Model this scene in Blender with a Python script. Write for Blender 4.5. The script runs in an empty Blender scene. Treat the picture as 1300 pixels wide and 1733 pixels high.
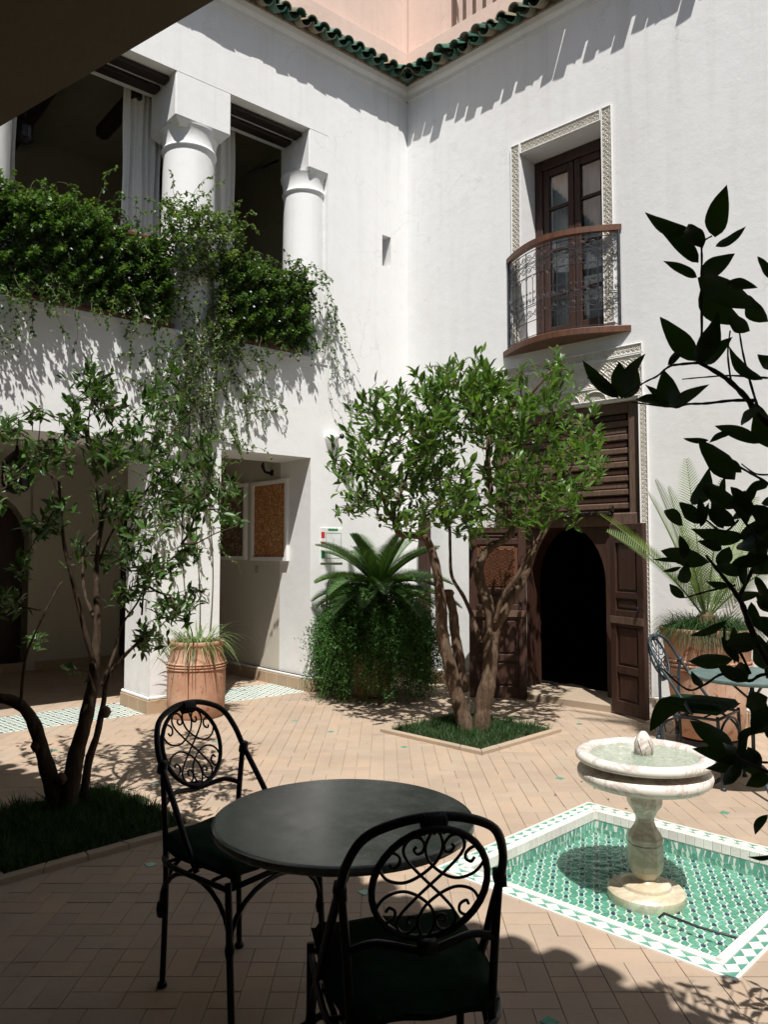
import bpy, math, random
import numpy as np
from mathutils import Vector
random.seed(7); RNG = np.random.default_rng(7)
SC = bpy.context.scene
COL = SC.collection

# ------------------------------------------------------------------ camera
FOC, PCX, PCY, CAMH = 1310.0, 650.0, 866.5, 1.5
TH = math.atan(74/FOC)
cam_d = bpy.data.cameras.new('camera'); cam = bpy.data.objects.new('camera', cam_d); COL.objects.link(cam)
cam.location = (0, 0, CAMH); cam.rotation_euler = (math.pi/2+TH, 0, 0)
cam_d.sensor_fit = 'HORIZONTAL'; cam_d.sensor_width = 36; cam_d.lens = 36*FOC/1300
cam_d.clip_start = 0.05; cam_d.clip_end = 200
SC.camera = cam
# ------------------------------------------------------------------ light
LDIR = Vector((-0.03, 0.54, -1.0))
w = bpy.data.worlds.new('World'); SC.world = w; w.use_nodes = True
nt = w.node_tree; bg = nt.nodes['Background']
sky = nt.nodes.new('ShaderNodeTexSky'); sky.sky_type = 'NISHITA'; sky.sun_disc = False
sky.sun_elevation = math.atan2(1, LDIR.xy.length); sky.sun_rotation = math.radians(180)
nt.links.new(sky.outputs[0], bg.inputs[0]); bg.inputs[1].default_value = 0.05
sd = bpy.data.lights.new('sun', 'SUN'); sd.energy = 4.6; sd.angle = math.radians(0.55); sd.color = (1, .972, .93)
sun = bpy.data.objects.new('sun', sd); COL.objects.link(sun); sun.location = (0, -5, 20)
sun.rotation_euler = LDIR.to_track_quat('-Z', 'Y').to_euler()
SC.view_settings.view_transform = 'Standard'; SC.view_settings.look = 'None'
SC.view_settings.exposure = 0.46; SC.view_settings.gamma = 1; SC.view_settings.use_curve_mapping = False

# ------------------------------------------------------------------ frames
def V(*a): return Vector(a)
C0 = V(0.298, 9.631, 0)
dA = V(-.7608, -.6490, 0); nA = V(.6490, -.7608, 0)
dB = V(.7303, -.6831, 0); nB = V(-.6831, -.7303, 0)
UZ = V(0, 0, 1)
class Frame:
    def __init__(s, o, x, y, z=UZ): s.o = o; s.x = x; s.y = y; s.z = z; s.flip = x.cross(y).dot(z) < 0
    def __call__(s, a, b, c): return s.o+s.x*a+s.y*b+s.z*c
WORLD = Frame(V(0,0,0), V(1,0,0), V(0,1,0))
FA = Frame(C0, dA, nA)          # s along, n outward, z
FB = Frame(C0, dB, nB)
def yaw(o, fwd):                 # local y = forward, x = right
    f = Vector((fwd[0], fwd[1], 0)).normalized(); return Frame(Vector(o), V(f.y, -f.x, 0), f)
def PX(x, y, Y):                 # point of the place seen at photo pixel (x, y) at distance Y
    c, s = math.cos(TH), math.sin(TH); a = (x-PCX)/FOC; b = (PCY-y)/FOC
    r = V(a, -s*b+c, c*b+s); return V(0,0,CAMH)+r*(Y/r.y)

# ------------------------------------------------------------------ mesh builder
class MB:
    def __init__(s, fr=WORLD): s.v = []; s.f = []; s.fr = fr
    def add(s, vs, fs, fr=None):
        fr = fr or s.fr; n = len(s.v)
        s.v += [tuple(fr(*p)) for p in vs]
        s.f += [tuple((n+i) for i in (reversed(f) if fr.flip else f)) for f in fs]
    def box(s, x0, x1, y0, y1, z0, z1, fr=None):
        s.add([(x0,y0,z0),(x1,y0,z0),(x1,y1,z0),(x0,y1,z0),(x0,y0,z1),(x1,y0,z1),(x1,y1,z1),(x0,y1,z1)],
              [(3,2,1,0),(4,5,6,7),(0,1,5,4),(1,2,6,5),(2,3,7,6),(3,0,4,7)], fr)
    def cbox(s, x0, x1, y0, y1, z0, z1, c=.006, fr=None):   # box with chamfered edges on top/bottom rims and corners
        def ring(i, z):
            a, b, cc, d = x0+i, x1-i, y0+i, y1-i
            return [(a+c,cc,z),(b-c,cc,z),(b,cc+c,z),(b,d-c,z),(b-c,d,z),(a+c,d,z),(a,d-c,z),(a,cc+c,z)]
        vs = ring(c,z0)+ring(0,z0+c)+ring(0,z1-c)+ring(c,z1); fs = [tuple(range(7,-1,-1)), tuple(range(24,32))]
        for k in range(3):
            for i in range(8): j = (i+1)%8; fs.append((k*8+i,k*8+j,k*8+8+j,k*8+8+i))
        s.add(vs, fs, fr)
    def prism(s, poly, z0, z1, fr=None, ch=0):
        n = len(poly); vs = [(p[0],p[1],z0) for p in poly]+[(p[0],p[1],z1-ch) for p in poly]
        fs = [tuple(range(n-1,-1,-1))]+[(i,(i+1)%n,n+(i+1)%n,n+i) for i in range(n)]
        if ch:
            cx = sum(p[0] for p in poly)/n; cy = sum(p[1] for p in poly)/n
            for p in poly:
                d = math.hypot(p[0]-cx,p[1]-cy) or 1; k = 1-min(.5, ch*1.3/d); vs.append((cx+(p[0]-cx)*k, cy+(p[1]-cy)*k, z1))
            fs += [(n+i,n+(i+1)%n,2*n+(i+1)%n,2*n+i) for i in range(n)]; fs.append(tuple(range(2*n,3*n)))
        else: fs.append(tuple(range(n,2*n)))
        s.add(vs, fs, fr)
    def tube(s, pts, r, seg=6, fr=None, closed=False):
        fr = fr or s.fr; P = [fr(*p) for p in pts]; n = len(P); rr = r if isinstance(r,(list,tuple)) else [r]*n
        base = len(s.v); prev = None
        for i, p in enumerate(P):
            a = P[(i-1)%n] if (closed or i>0) else p; b = P[(i+1)%n] if (closed or i<n-1) else p
            t = (b-a); t = t.normalized() if t.length>1e-9 else V(0,0,1)
            if prev is None: u = t.orthogonal().normalized()
            else:
                u = prev-t*prev.dot(t); u = u.normalized() if u.length>1e-6 else t.orthogonal().normalized()
            prev = u; q = t.cross(u)
            for k in range(seg):
                an = 2*math.pi*k/seg; s.v.append(tuple(p+(u*math.cos(an)+q*math.sin(an))*rr[i]))
        m = n if closed else n-1
        for i in range(m):
            for k in range(seg):
                a = base+i*seg+k; b = base+i*seg+(k+1)%seg; j = ((i+1)%n)*seg; s.f.append((a,b,base+j+(k+1)%seg,base+j+k))
        if not closed:
            s.f.append(tuple(base+k for k in range(seg-1,-1,-1))); s.f.append(tuple(base+(n-1)*seg+k for k in range(seg)))
    def lathe(s, prof, c, seg=24, fr=None, facet=None):
        vs = []; m = len(prof)
        for r, z in prof:
            for k in range(seg):
                a = 2*math.pi*(k+.5)/seg; vs.append((c[0]+r*math.cos(a), c[1]+r*math.sin(a), c[2]+z))
        fs = [(i*seg+k, i*seg+(k+1)%seg, (i+1)*seg+(k+1)%seg, (i+1)*seg+k) for i in range(m-1) for k in range(seg)]
        fs.append(tuple(range(seg-1,-1,-1))); fs.append(tuple((m-1)*seg+k for k in range(seg)))
        s.add(vs, fs, fr)
    def wall(s, ss, zs, holes, n0, n1, fr=None):
        """slab between n0 (back) and n1 (front) on a grid; holes = [(s0,s1,z0,z1)] go right through"""
        def solid(i, j):
            if i<0 or j<0 or i>=len(ss)-1 or j>=len(zs)-1: return False
            a = (ss[i]+ss[i+1])/2; b = (zs[j]+zs[j+1])/2
            return not any(h[0]<a<h[1] and h[2]<b<h[3] for h in holes)
        for i in range(len(ss)-1):
            for j in range(len(zs)-1):
                if not solid(i,j): continue
                a,b,c,d = ss[i],ss[i+1],zs[j],zs[j+1]
                s.add([(a,n1,c),(b,n1,c),(b,n1,d),(a,n1,d)],[(3,2,1,0)],fr)
                s.add([(a,n0,c),(b,n0,c),(b,n0,d),(a,n0,d)],[(0,1,2,3)],fr)
                if not solid(i-1,j): s.add([(a,n0,c),(a,n1,c),(a,n1,d),(a,n0,d)],[(3,2,1,0)],fr)
                if not solid(i+1,j): s.add([(b,n0,c),(b,n1,c),(b,n1,d),(b,n0,d)],[(0,1,2,3)],fr)
                if not solid(i,j-1): s.add([(a,n0,c),(b,n0,c),(b,n1,c),(a,n1,c)],[(3,2,1,0)],fr)
                if not solid(i,j+1): s.add([(a,n0,d),(b,n0,d),(b,n1,d),(a,n1,d)],[(0,1,2,3)],fr)
    def build(s, name, mat, parent=None, smooth=False, angle=None, **kw):
        me = bpy.data.meshes.new(name); me.from_pydata(s.v, [], s.f); me.update()
        if smooth:
            me.polygons.foreach_set('use_smooth', [True]*len(me.polygons))
            if angle: 
                try: me.set_sharp_from_angle(angle=math.radians(angle))
                except Exception: pass
        return mkobj(name, me, mat, parent, **kw)
def mkobj(name, me, mat, parent=None, label=None, cat=None, group=None, kind=None, inv=None):
    if mat and not me.materials: me.materials.append(mat)
    o = bpy.data.objects.new(name, me); COL.objects.link(o)
    if parent is not None:
        o.parent = parent
        if me is not None and not inv: o.matrix_parent_inverse = pinv(parent)
    tag(o, label, cat, group, kind); return o
def pinv(p):
    return (world_of(p)).inverted()
def world_of(p):
    from mathutils import Matrix
    m = Matrix.LocRotScale(p.location, p.rotation_euler, p.scale)
    if p.parent: m = world_of(p.parent) @ p.matrix_parent_inverse @ m
    return m
def tag(o, label=None, cat=None, group=None, kind=None):
    for k, v in (('label',label),('category',cat),('group',group),('kind',kind)):
        if v: o[k] = v
    return o
def thing(name, label, cat, loc=(0,0,0), group=None):
    o = bpy.data.objects.new(name, None); COL.objects.link(o); o.location = loc; o.empty_display_size = .1
    return tag(o, label, cat, group)
def arr_mesh(name, vs, fs):      # fast: fs is (N,k) array
    me = bpy.data.meshes.new(name); vs = np.asarray(vs, np.float32); fs = np.asarray(fs, np.int32); k = fs.shape[1]
    me.vertices.add(len(vs)); me.vertices.foreach_set('co', vs.ravel())
    me.loops.add(fs.size); me.loops.foreach_set('vertex_index', fs.ravel())
    me.polygons.add(len(fs)); me.polygons.foreach_set('loop_start', np.arange(0, fs.size, k, dtype=np.int32))
    me.update(calc_edges=True); return me

# ------------------------------------------------------------------ materials
class NT:
    def __init__(s, name):
        s.m = bpy.data.materials.new(name); s.m.use_nodes = True; s.t = s.m.node_tree; s.n = s.t.nodes
        s.b = s.n['Principled BSDF']; s.out = s.n['Material Output']
    def new(s, typ, **kw):
        x = s.n.new('ShaderNode'+typ)
        for k, v in kw.items():
            if hasattr(x, k): setattr(x, k, v)
            else: x.inputs[k].default_value = v
        return x
    def link(s, a, b): s.t.links.new(a, b)
    def set(s, **kw):
        for k, v in kw.items(): s.b.inputs[k.replace('_',' ')].default_value = v
    def coord(s, kind='Object'):
        return s.new('TexCoord').outputs[kind]
    def noise(s, scale, detail=4, rough=.55, vec=None, dist=0):
        x = s.new('TexNoise'); x.inputs['Scale'].default_value = scale; x.inputs['Detail'].default_value = detail
        x.inputs['Roughness'].default_value = rough; x.inputs['Distortion'].default_value = dist
        s.link(vec if vec is not None else s.pos(), x.inputs['Vector']); return x.outputs['Fac']
    def pos(s):
        if not hasattr(s,'_p'): s._p = s.new('NewGeometry').outputs['Position']
        return s._p
    def ramp(s, fac, stops):
        x = s.new('ValToRGB'); s.link(fac, x.inputs[0]); e = x.color_ramp.elements
        while len(e) < len(stops): e.new(.5)
        for i, (p, c) in enumerate(stops):
            e[i].position = p; e[i].color = (*c, 1) if len(c)==3 else c
        return x.outputs[0]
    def mix(s, fac, a, b, mode='MIX'):
        x = s.new('Mix'); x.data_type = 'RGBA'; x.blend_type = mode
        for sock, val in ((x.inputs[0],fac),(x.inputs[6],a),(x.inputs[7],b)):
            if isinstance(val,(int,float)): sock.default_value = val
            elif isinstance(val,tuple): sock.default_value = (*val,1) if len(val)==3 else val
            else: s.link(val, sock)
        return x.outputs[2]
    def math(s, op, a, b=0.0):
        x = s.new('Math'); x.operation = op
        for i, val in enumerate((a,b)):
            if isinstance(val,(int,float)): x.inputs[i].default_value = val
            else: s.link(val, x.inputs[i])
        return x.outputs[0]
    def bump(s, h, strength=.3, dist=.01, to=None):
        x = s.new('Bump'); x.inputs['Strength'].default_value = strength; x.inputs['Distance'].default_value = dist
        s.link(h, x.inputs['Height']); s.link(x.outputs[0], (to or s.b).inputs['Normal']); return x
    def color(s, c): s.link(c, s.b.inputs['Base Color'])
    def rnd(s):
        a = s.new('ObjectInfo').outputs['Random']; b = s.new('NewGeometry').outputs['Random Per Island']
        return s.math('FRACT', s.math('ADD', a, b))
def simple(name, col, rough=.6, metal=0, spec=.5, nscale=None, namp=.12, bump=0, bscale=60, bdist=.003):
    m = NT(name); m.set(Roughness=rough, Metallic=metal); m.b.inputs['Specular IOR Level'].default_value = spec
    lo = tuple(max(0,c*(1-namp)) for c in col); hi = tuple(min(1,c*(1+namp)) for c in col)
    m.color(m.ramp(m.noise(nscale or 8, 5), [(.3,lo),(.7,hi)]))
    if bump: m.bump(m.noise(bscale, 4), bump, bdist)
    return m.m
def plaster(name, col, stain=(.62,.60,.56), amt=.35):
    m = NT(name); m.set(Roughness=.88); m.b.inputs['Specular IOR Level'].default_value = .15
    sep = m.new('SeparateXYZ'); m.link(m.pos(), sep.inputs[0])
    mp = m.new('Mapping'); mp.inputs['Scale'].default_value = (1,1,.35); m.link(m.pos(), mp.inputs[0])
    a = m.noise(1.1, 6, .6, mp.outputs[0]); b = m.noise(9, 5, .6); c = m.noise(45, 3)
    col1 = m.mix(m.math('MULTIPLY', m.ramp(a,[(.46,(0,0,0)),(.75,(1,1,1))]), amt), col, stain)
    col2 = m.mix(m.math('MULTIPLY', m.ramp(b,[(.5,(0,0,0)),(.8,(1,1,1))]), .18), col1, stain)
    # scuffs near the ground
    g = m.new('MapRange'); m.link(sep.outputs[2], g.inputs[0]); g.inputs[1].default_value=.1; g.inputs[2].default_value=.75; g.inputs[3].default_value=.35; g.inputs[4].default_value=0
    col3 = m.mix(m.math('MULTIPLY', g.outputs[0], m.ramp(m.noise(6,6,.7),[(.45,(0,0,0)),(.7,(1,1,1))])), col2, (.5,.44,.36))
    mps = m.new('Mapping'); mps.inputs['Scale'].default_value = (5,5,.22); m.link(m.pos(), mps.inputs[0])
    st = m.ramp(m.noise(1.6, 6, .62, mps.outputs[0], .3), [(.52,(0,0,0)),(.72,(1,1,1))])
    hi = m.new('MapRange'); m.link(sep.outputs[2], hi.inputs[0]); hi.inputs[1].default_value=3.0; hi.inputs[2].default_value=7.3; hi.inputs[3].default_value=.05; hi.inputs[4].default_value=.30
    col3 = m.mix(m.math('MULTIPLY', st, hi.outputs[0]), col3, (col[0]*.72,col[1]*.70,col[2]*.66))
    vo = m.new('TexVoronoi'); vo.feature = 'DISTANCE_TO_EDGE'; vo.inputs['Scale'].default_value = .8
    ds = m.new('VectorMath'); ds.operation='ADD'; nn_ = m.new('TexNoise'); nn_.inputs['Scale'].default_value=2.2; nn_.inputs['Detail'].default_value=6; m.link(m.pos(), nn_.inputs['Vector']); m.link(m.pos(), ds.inputs[0]); m.link(nn_.outputs['Color'], ds.inputs[1]); m.link(ds.outputs[0], vo.inputs['Vector'])
    ck = m.math('MULTIPLY', m.ramp(vo.outputs['Distance'], [(0,(1,1,1)),(.006,(0,0,0))]), m.ramp(m.noise(.7,3), [(.5,(0,0,0)),(.62,(1,1,1))]))
    col3 = m.mix(m.math('MULTIPLY', ck, .35), col3, (col[0]*.5,col[1]*.48,col[2]*.45))
    m.color(col3)
    h = m.math('ADD', m.math('MULTIPLY', b, .8), m.math('MULTIPLY', c, .35)); h = m.math('ADD', h, m.math('MULTIPLY', m.noise(2.2,3), 2.0))
    m.bump(h, .35, .008); return m.m
M = {}
M['plaster'] = plaster('white_plaster', (.80,.795,.785))
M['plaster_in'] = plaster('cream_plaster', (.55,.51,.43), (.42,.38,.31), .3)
M['soffit'] = plaster('shaded_plaster', (.13,.105,.075), (.10,.08,.06))  # pale plaster coloured dark: gallery shade and muted bounce are in the colour
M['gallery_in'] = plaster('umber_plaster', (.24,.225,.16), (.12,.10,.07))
M['pink'] = plaster('pink_plaster', (.72,.555,.475), (.60,.44,.36), .5)
M['iron'] = simple('black_iron', (.012,.012,.014), .42, .5, nscale=30, namp=.4, bump=.15, bscale=120)
M['iron_grey'] = simple('weathered_iron', (.045,.045,.05), .55, .5, nscale=30, namp=.4)
M['curtain'] = simple('white_linen', (.72,.70,.66), .9, spec=.1, nscale=60, namp=.06, bump=.2, bscale=300, bdist=.001)
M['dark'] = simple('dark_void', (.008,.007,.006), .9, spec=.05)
M['bark'] = None
def brickmat(name, c, spread=.22, grout=False):
    m = NT(name); m.set(Roughness=.82); m.b.inputs['Specular IOR Level'].default_value = .25
    r = m.rnd()
    base = m.ramp(r, [(0,tuple(x*.90 for x in c)),(.3,(c[0]*.94,c[1]*.97,c[2]*.96)),(.55,c),(.8,(c[0]*1.03,c[1]*.985,c[2]*.94)),(1,(c[0]*.96,c[1]*.98,c[2]*1.0))])
    n1 = m.noise(1.6, 5, .6); base = m.mix(m.math('MULTIPLY', m.ramp(n1,[(.42,(0,0,0)),(.68,(1,1,1))]), .5), base, tuple(x*.68 for x in c))
    n2 = m.noise(38, 5, .7); base = m.mix(m.math('MULTIPLY', m.ramp(n2,[(.55,(0,0,0)),(.75,(1,1,1))]), .3), base, tuple(x*.6 for x in c))
    n3 = m.noise(5, 7, .75); base = m.mix(m.math('MULTIPLY', m.ramp(n3,[(.62,(0,0,0)),(.7,(1,1,1))]), .28), base, (.16,.12,.085))
    m.color(base); m.bump(m.math('ADD', n2, m.noise(110,3)), .35, .0025); return m.m
M['brick'] = brickmat('clay_brick', (.415,.318,.238))
M['mortar'] = simple('sand_mortar', (.30,.24,.18), .95, spec=.1, nscale=12, namp=.25, bump=.4, bscale=90)
M['kerb'] = brickmat('clay_kerb', (.41,.32,.235))
M['base'] = brickmat('glazed_skirting', (.42,.31,.21))
def glazed(name, cols, rough=.22):
    m = NT(name); m.set(Roughness=rough); m.b.inputs['Specular IOR Level'].default_value = .45
    base = m.ramp(m.rnd(), [(i/(len(cols)-1), c) for i, c in enumerate(cols)])
    n = m.noise(55, 4, .7); base = m.mix(m.math('MULTIPLY', m.ramp(n,[(.5,(0,0,0)),(.75,(1,1,1))]), .3), base, tuple(x*.55 for x in cols[0]))
    m.color(base); m.bump(n, .15, .002); return m.m
M['turq'] = glazed('turquoise_glaze', [(.085,.265,.20),(.12,.33,.25),(.17,.385,.305),(.08,.25,.185)])
M['tgreen'] = glazed('green_roof_glaze', [(.012,.075,.05),(.03,.13,.09),(.10,.21,.155),(.02,.085,.055),(.34,.28,.19),(.03,.11,.075)], .34)
M['white_t'] = glazed('white_glaze', [(.70,.68,.62),(.78,.76,.70),(.66,.64,.58)], .3)
M['navy'] = glazed('navy_glaze', [(.012,.02,.09),(.02,.03,.13)], .2)
M['clayroof'] = simple('roof_clay', (.22,.16,.11), .9, nscale=20, namp=.4, bump=.4)
def wood(name, c, rough=.55, sc=(2,2,22)):
    m = NT(name); m.set(Roughness=rough); m.b.inputs['Specular IOR Level'].default_value = .35
    mp = m.new('Mapping'); mp.inputs['Scale'].default_value = (18,18,2.2); m.link(m.pos(), mp.inputs[0])
    n = m.noise(2.2, 6, .65, mp.outputs[0], 1.2)
    b = m.ramp(n, [(.25,tuple(x*.45 for x in c)),(.5,c),(.75,tuple(min(1,x*1.45) for x in c))])
    g = m.noise(3, 4); b = m.mix(m.math('MULTIPLY', m.ramp(g,[(.5,(0,0,0)),(.72,(1,1,1))]), .4), b, (c[0]*.5+.02,c[1]*.5+.02,c[2]*.5+.02))
    m.color(b); m.bump(n, .4, .003); return m.m
M['wood'] = wood('reddish_cedar', (.048,.021,.014)); M['wood_grey'] = wood('weathered_cedar', (.115,.070,.048), .75)
M['wood_dark'] = wood('dark_walnut', (.035,.018,.011)); M['wood_rail'] = wood('varnished_cedar', (.115,.048,.024), .5)
M['beam'] = wood('tarred_beam', (.02,.012,.008), .6)
def marble():
    m = NT('veined_marble'); m.set(Roughness=.32)
    n = m.noise(3.5, 8, .7, None, 1.8); v = m.ramp(n, [(.44,(.70,.67,.60)),(.50,(.47,.38,.34)),(.54,(.72,.69,.62)),(.8,(.66,.62,.53))])
    sep = m.new('SeparateXYZ'); m.link(m.pos(), sep.inputs[0]); g = m.new('MapRange'); m.link(sep.outputs[2], g.inputs[0])
    g.inputs[1].default_value=.40; g.inputs[2].default_value=-.1; g.inputs[3].default_value=0; g.inputs[4].default_value=.85
    st = m.ramp(m.noise(7,6,.7), [(.3,(.42,.30,.15)),(.7,(.50,.44,.28))])
    m.color(m.mix(m.math('MULTIPLY', g.outputs[0], m.ramp(m.noise(5,5),[(.3,(.3,.3,.3)),(.6,(1,1,1))])), v, st)); m.bump(m.noise(60,4), .12, .002); return m.m
M['marble'] = marble()
def terra():
    m = NT('terracotta'); m.set(Roughness=.78); m.b.inputs['Specular IOR Level'].default_value=.2
    a = m.ramp(m.noise(2.2,6,.65), [(.3,(.38,.19,.12)),(.5,(.50,.30,.20)),(.72,(.60,.43,.33))])
    b = m.mix(m.math('MULTIPLY', m.ramp(m.noise(4.5,7,.75,None,2.5),[(.56,(0,0,0)),(.63,(1,1,1))]), .85), a, (.22,.06,.03))
    m.color(b); m.bump(m.noise(70,4), .25, .003); return m.m
M['terra'] = terra()
def leafmat(name, cols, trans=.3, rough=.4, spec=.4):
    m = NT(name); m.set(Roughness=rough); m.b.inputs['Specular IOR Level'].default_value = spec
    c = m.ramp(m.rnd(), [(i/(len(cols)-1), k) for i, k in enumerate(cols)]); m.color(c)
    tr = m.new('BsdfTranslucent'); m.link(m.mix(1.0, c, (1.35,1.5,.5), 'MULTIPLY'), tr.inputs[0])
    mx = m.new('MixShader'); mx.inputs[0].default_value = trans; m.link(m.b.outputs[0], mx.inputs[1]); m.link(tr.outputs[0], mx.inputs[2])
    m.link(mx.outputs[0], m.out.inputs[0]); return m.m
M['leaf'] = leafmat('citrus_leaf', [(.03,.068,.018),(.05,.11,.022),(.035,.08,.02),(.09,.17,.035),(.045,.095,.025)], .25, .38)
M['leaf_lit'] = leafmat('orange_leaf_sunlit', [(.05,.10,.02),(.085,.17,.03),(.055,.12,.025),(.15,.25,.05),(.065,.14,.03)], .34, .34)  # brighter leaf copy: sunlight on the crown is put into the colour
M['leaf_near'] = leafmat('citrus_leaf_shaded', [(.015,.034,.013),(.024,.05,.017),(.018,.04,.014)], .24, .38, .45)  # near leaves hang in shade; their darkness is painted into the colour
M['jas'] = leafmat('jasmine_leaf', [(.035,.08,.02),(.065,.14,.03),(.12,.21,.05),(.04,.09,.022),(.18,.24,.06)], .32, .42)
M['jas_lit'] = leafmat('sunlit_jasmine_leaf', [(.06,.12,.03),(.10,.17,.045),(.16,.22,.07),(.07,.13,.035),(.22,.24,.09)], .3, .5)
M['aspar'] = leafmat('asparagus_fern', [(.03,.09,.018),(.06,.15,.03),(.035,.10,.02),(.09,.19,.045)], .3, .5)
M['cycad'] = leafmat('cycad_frond', [(.035,.085,.025),(.07,.14,.035),(.045,.10,.028),(.10,.17,.04)], .15, .4)
M['cycad_pale'] = leafmat('pale_cycad_frond', [(.14,.20,.07),(.20,.27,.10),(.16,.23,.09)], .3, .45)
M['spider'] = leafmat('spider_blade', [(.09,.17,.05),(.20,.27,.12),(.06,.12,.03),(.32,.36,.20)], .3, .45)
M['grass'] = leafmat('lawn_blade', [(.018,.045,.012),(.03,.075,.018),(.045,.10,.025)], .25, .55)
M['stem'] = simple('green_brown_stem', (.10,.09,.05), .8)
def barkmat(k=.8):
    m = NT('citrus_bark'); m.set(Roughness=.85); m.b.inputs['Specular IOR Level'].default_value = .15
    mp = m.new('Mapping'); mp.inputs['Scale'].default_value = (1,1,.25); m.link(m.pos(), mp.inputs[0])
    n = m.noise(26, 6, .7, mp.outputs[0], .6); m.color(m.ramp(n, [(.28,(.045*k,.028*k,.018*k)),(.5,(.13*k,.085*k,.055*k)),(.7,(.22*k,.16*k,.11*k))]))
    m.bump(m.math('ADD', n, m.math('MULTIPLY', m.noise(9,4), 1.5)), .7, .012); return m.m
M['bark'] = barkmat(); M['bark_shaded'] = barkmat(.42); M['bark_dark'] = simple('shaded_twig', (.035,.025,.018), .8)  # left tree gets a darkened bark copy, its shade is in the colour
def water():
    m = NT('clear_water'); g = m.new('BsdfGlossy'); g.inputs['Roughness'].default_value = .02; g.inputs['Color'].default_value = (1,1,1,1)
    t = m.new('BsdfTransparent'); t.inputs[0].default_value = (.86,.96,.92,1)
    fr = m.new('Fresnel'); fr.inputs[0].default_value = 1.33
    b = m.new('Bump'); b.inputs['Strength'].default_value = .8; b.inputs['Distance'].default_value = .012
    m.link(m.noise(20, 4, .6, None, 1.0), b.inputs['Height']); m.link(b.outputs[0], g.inputs['Normal']); m.link(b.outputs[0], fr.inputs['Normal'])
    mx = m.new('MixShader'); m.link(fr.outputs[0], mx.inputs[0]); m.link(t.outputs[0], mx.inputs[1]); m.link(g.outputs[0], mx.inputs[2])
    m.link(mx.outputs[0], m.out.inputs[0]); return m.m
M['water'] = water()
def bwater():
    m = NT('rippling_basin_water'); m.set(Roughness=.06); m.b.inputs['Specular IOR Level'].default_value=.6
    n = m.noise(30, 5, .65, None, 2.0); m.color(m.ramp(n, [(.35,(.30,.36,.27)),(.6,(.46,.52,.42)),(.72,(.7,.74,.66))])); m.bump(n, 1.0, .02); return m.m  # palest tones of the ramp are painted ripple highlights
M['bwater'] = bwater()
def glass():
    m = NT('window_glass'); g = m.new('BsdfGlossy'); g.inputs['Roughness'].default_value=.03
    t = m.new('BsdfTransparent'); t.inputs[0].default_value=(.95,.97,.97,1); fr = m.new('Fresnel'); fr.inputs[0].default_value=1.5
    mx = m.new('MixShader'); m.link(fr.outputs[0], mx.inputs[0]); m.link(t.outputs[0], mx.inputs[1]); m.link(g.outputs[0], mx.inputs[2])
    m.link(mx.outputs[0], m.out.inputs[0]); return m.m
M['glass'] = glass()
def tabletop():
    m = NT('dark_slate_top'); n = m.noise(9,9,.78); n2 = m.noise(3,5)
    m.color(m.ramp(n, [(.32,(.08,.10,.088)),(.5,(.14,.17,.15)),(.68,(.27,.30,.27))]))
    m.link(m.math('ADD', m.math('MULTIPLY', n, .55), -.08), m.b.inputs['Roughness']); m.bump(n,.08,.002); return m.m
M['top'] = tabletop()
M['top2'] = simple('blue_grey_top', (.10,.15,.145), .4, nscale=14, namp=.3)
M['iron_blue'] = simple('faded_blue_iron', (.035,.05,.06), .5, .3, nscale=20, namp=.35)
M['cushion'] = simple('dark_green_cloth', (.006,.022,.010), .95, spec=.1, nscale=30, namp=.3, bump=.25, bscale=260, bdist=.001)
M['stucco'] = simple('carved_stucco', (.72,.68,.61), .9, spec=.1, nscale=14, namp=.12, bump=.4, bscale=90, bdist=.004)
M['stucco_dark'] = simple('stucco_ground', (.34,.30,.26), .95, spec=.1, nscale=20, namp=.2)
M['soil'] = simple('soil', (.05,.035,.022), .95, nscale=20, namp=.4, bump=.6)
def artmat(a, b, c):
    m = NT('speckled_canvas'); v = m.new('TexVoronoi'); v.inputs['Scale'].default_value = 60; m.link(m.pos(), v.inputs['Vector'])
    m.color(m.ramp(v.outputs['Color'], [(.1,a),(.45,b),(.7,c),(.95,(.62,.5,.34))])); m.set(Roughness=.8); return m.m
M['art'] = artmat((.22,.07,.02),(.42,.17,.05),(.5,.25,.09)); M['art2'] = artmat((.05,.03,.02),(.12,.08,.05),(.2,.14,.09))
M['red'] = simple('red_print', (.55,.03,.03)); M['greenp'] = simple('green_print', (.03,.22,.08)); M['paper'] = simple('paper_white', (.75,.75,.73), .5)
M['greyp'] = simple('grey_print', (.35,.36,.37)); M['rubber'] = simple('black_rubber', (.02,.022,.025), .5)
M['bulb'] = simple('black_ball', (.01,.01,.012), .25)

# ================================================================== FLOOR
S2 = math.sqrt(.5)
def diamond(cx, cy, h): return [(cx,cy-h),(cx+h,cy),(cx,cy+h),(cx-h,cy)]   # square standing on its corner, half diagonal h
def clip(poly, p, n, keep_out=True):        # keep the part where (q-p).n >= 0
    out = []
    for i in range(len(poly)):
        a, b = poly[i], poly[(i+1)%len(poly)]
        da = (a[0]-p[0])*n[0]+(a[1]-p[1])*n[1]; db = (b[0]-p[0])*n[0]+(b[1]-p[1])*n[1]
        if da >= 0: out.append(a)
        if (da >= 0) != (db >= 0): t = da/(da-db); out.append((a[0]+(b[0]-a[0])*t, a[1]+(b[1]-a[1])*t))
    return out
def area(p): return abs(sum(p[i][0]*p[(i+1)%len(p)][1]-p[(i+1)%len(p)][0]*p[i][1] for i in range(len(p))))/2 if len(p)>2 else 0
def edges_of(conv):                          # outward normals of a CCW convex polygon
    r = []
    for i in range(len(conv)):
        a, b = conv[i], conv[(i+1)%len(conv)]; r.append((a, (b[1]-a[1], -(b[0]-a[0]))))
    return r
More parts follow.
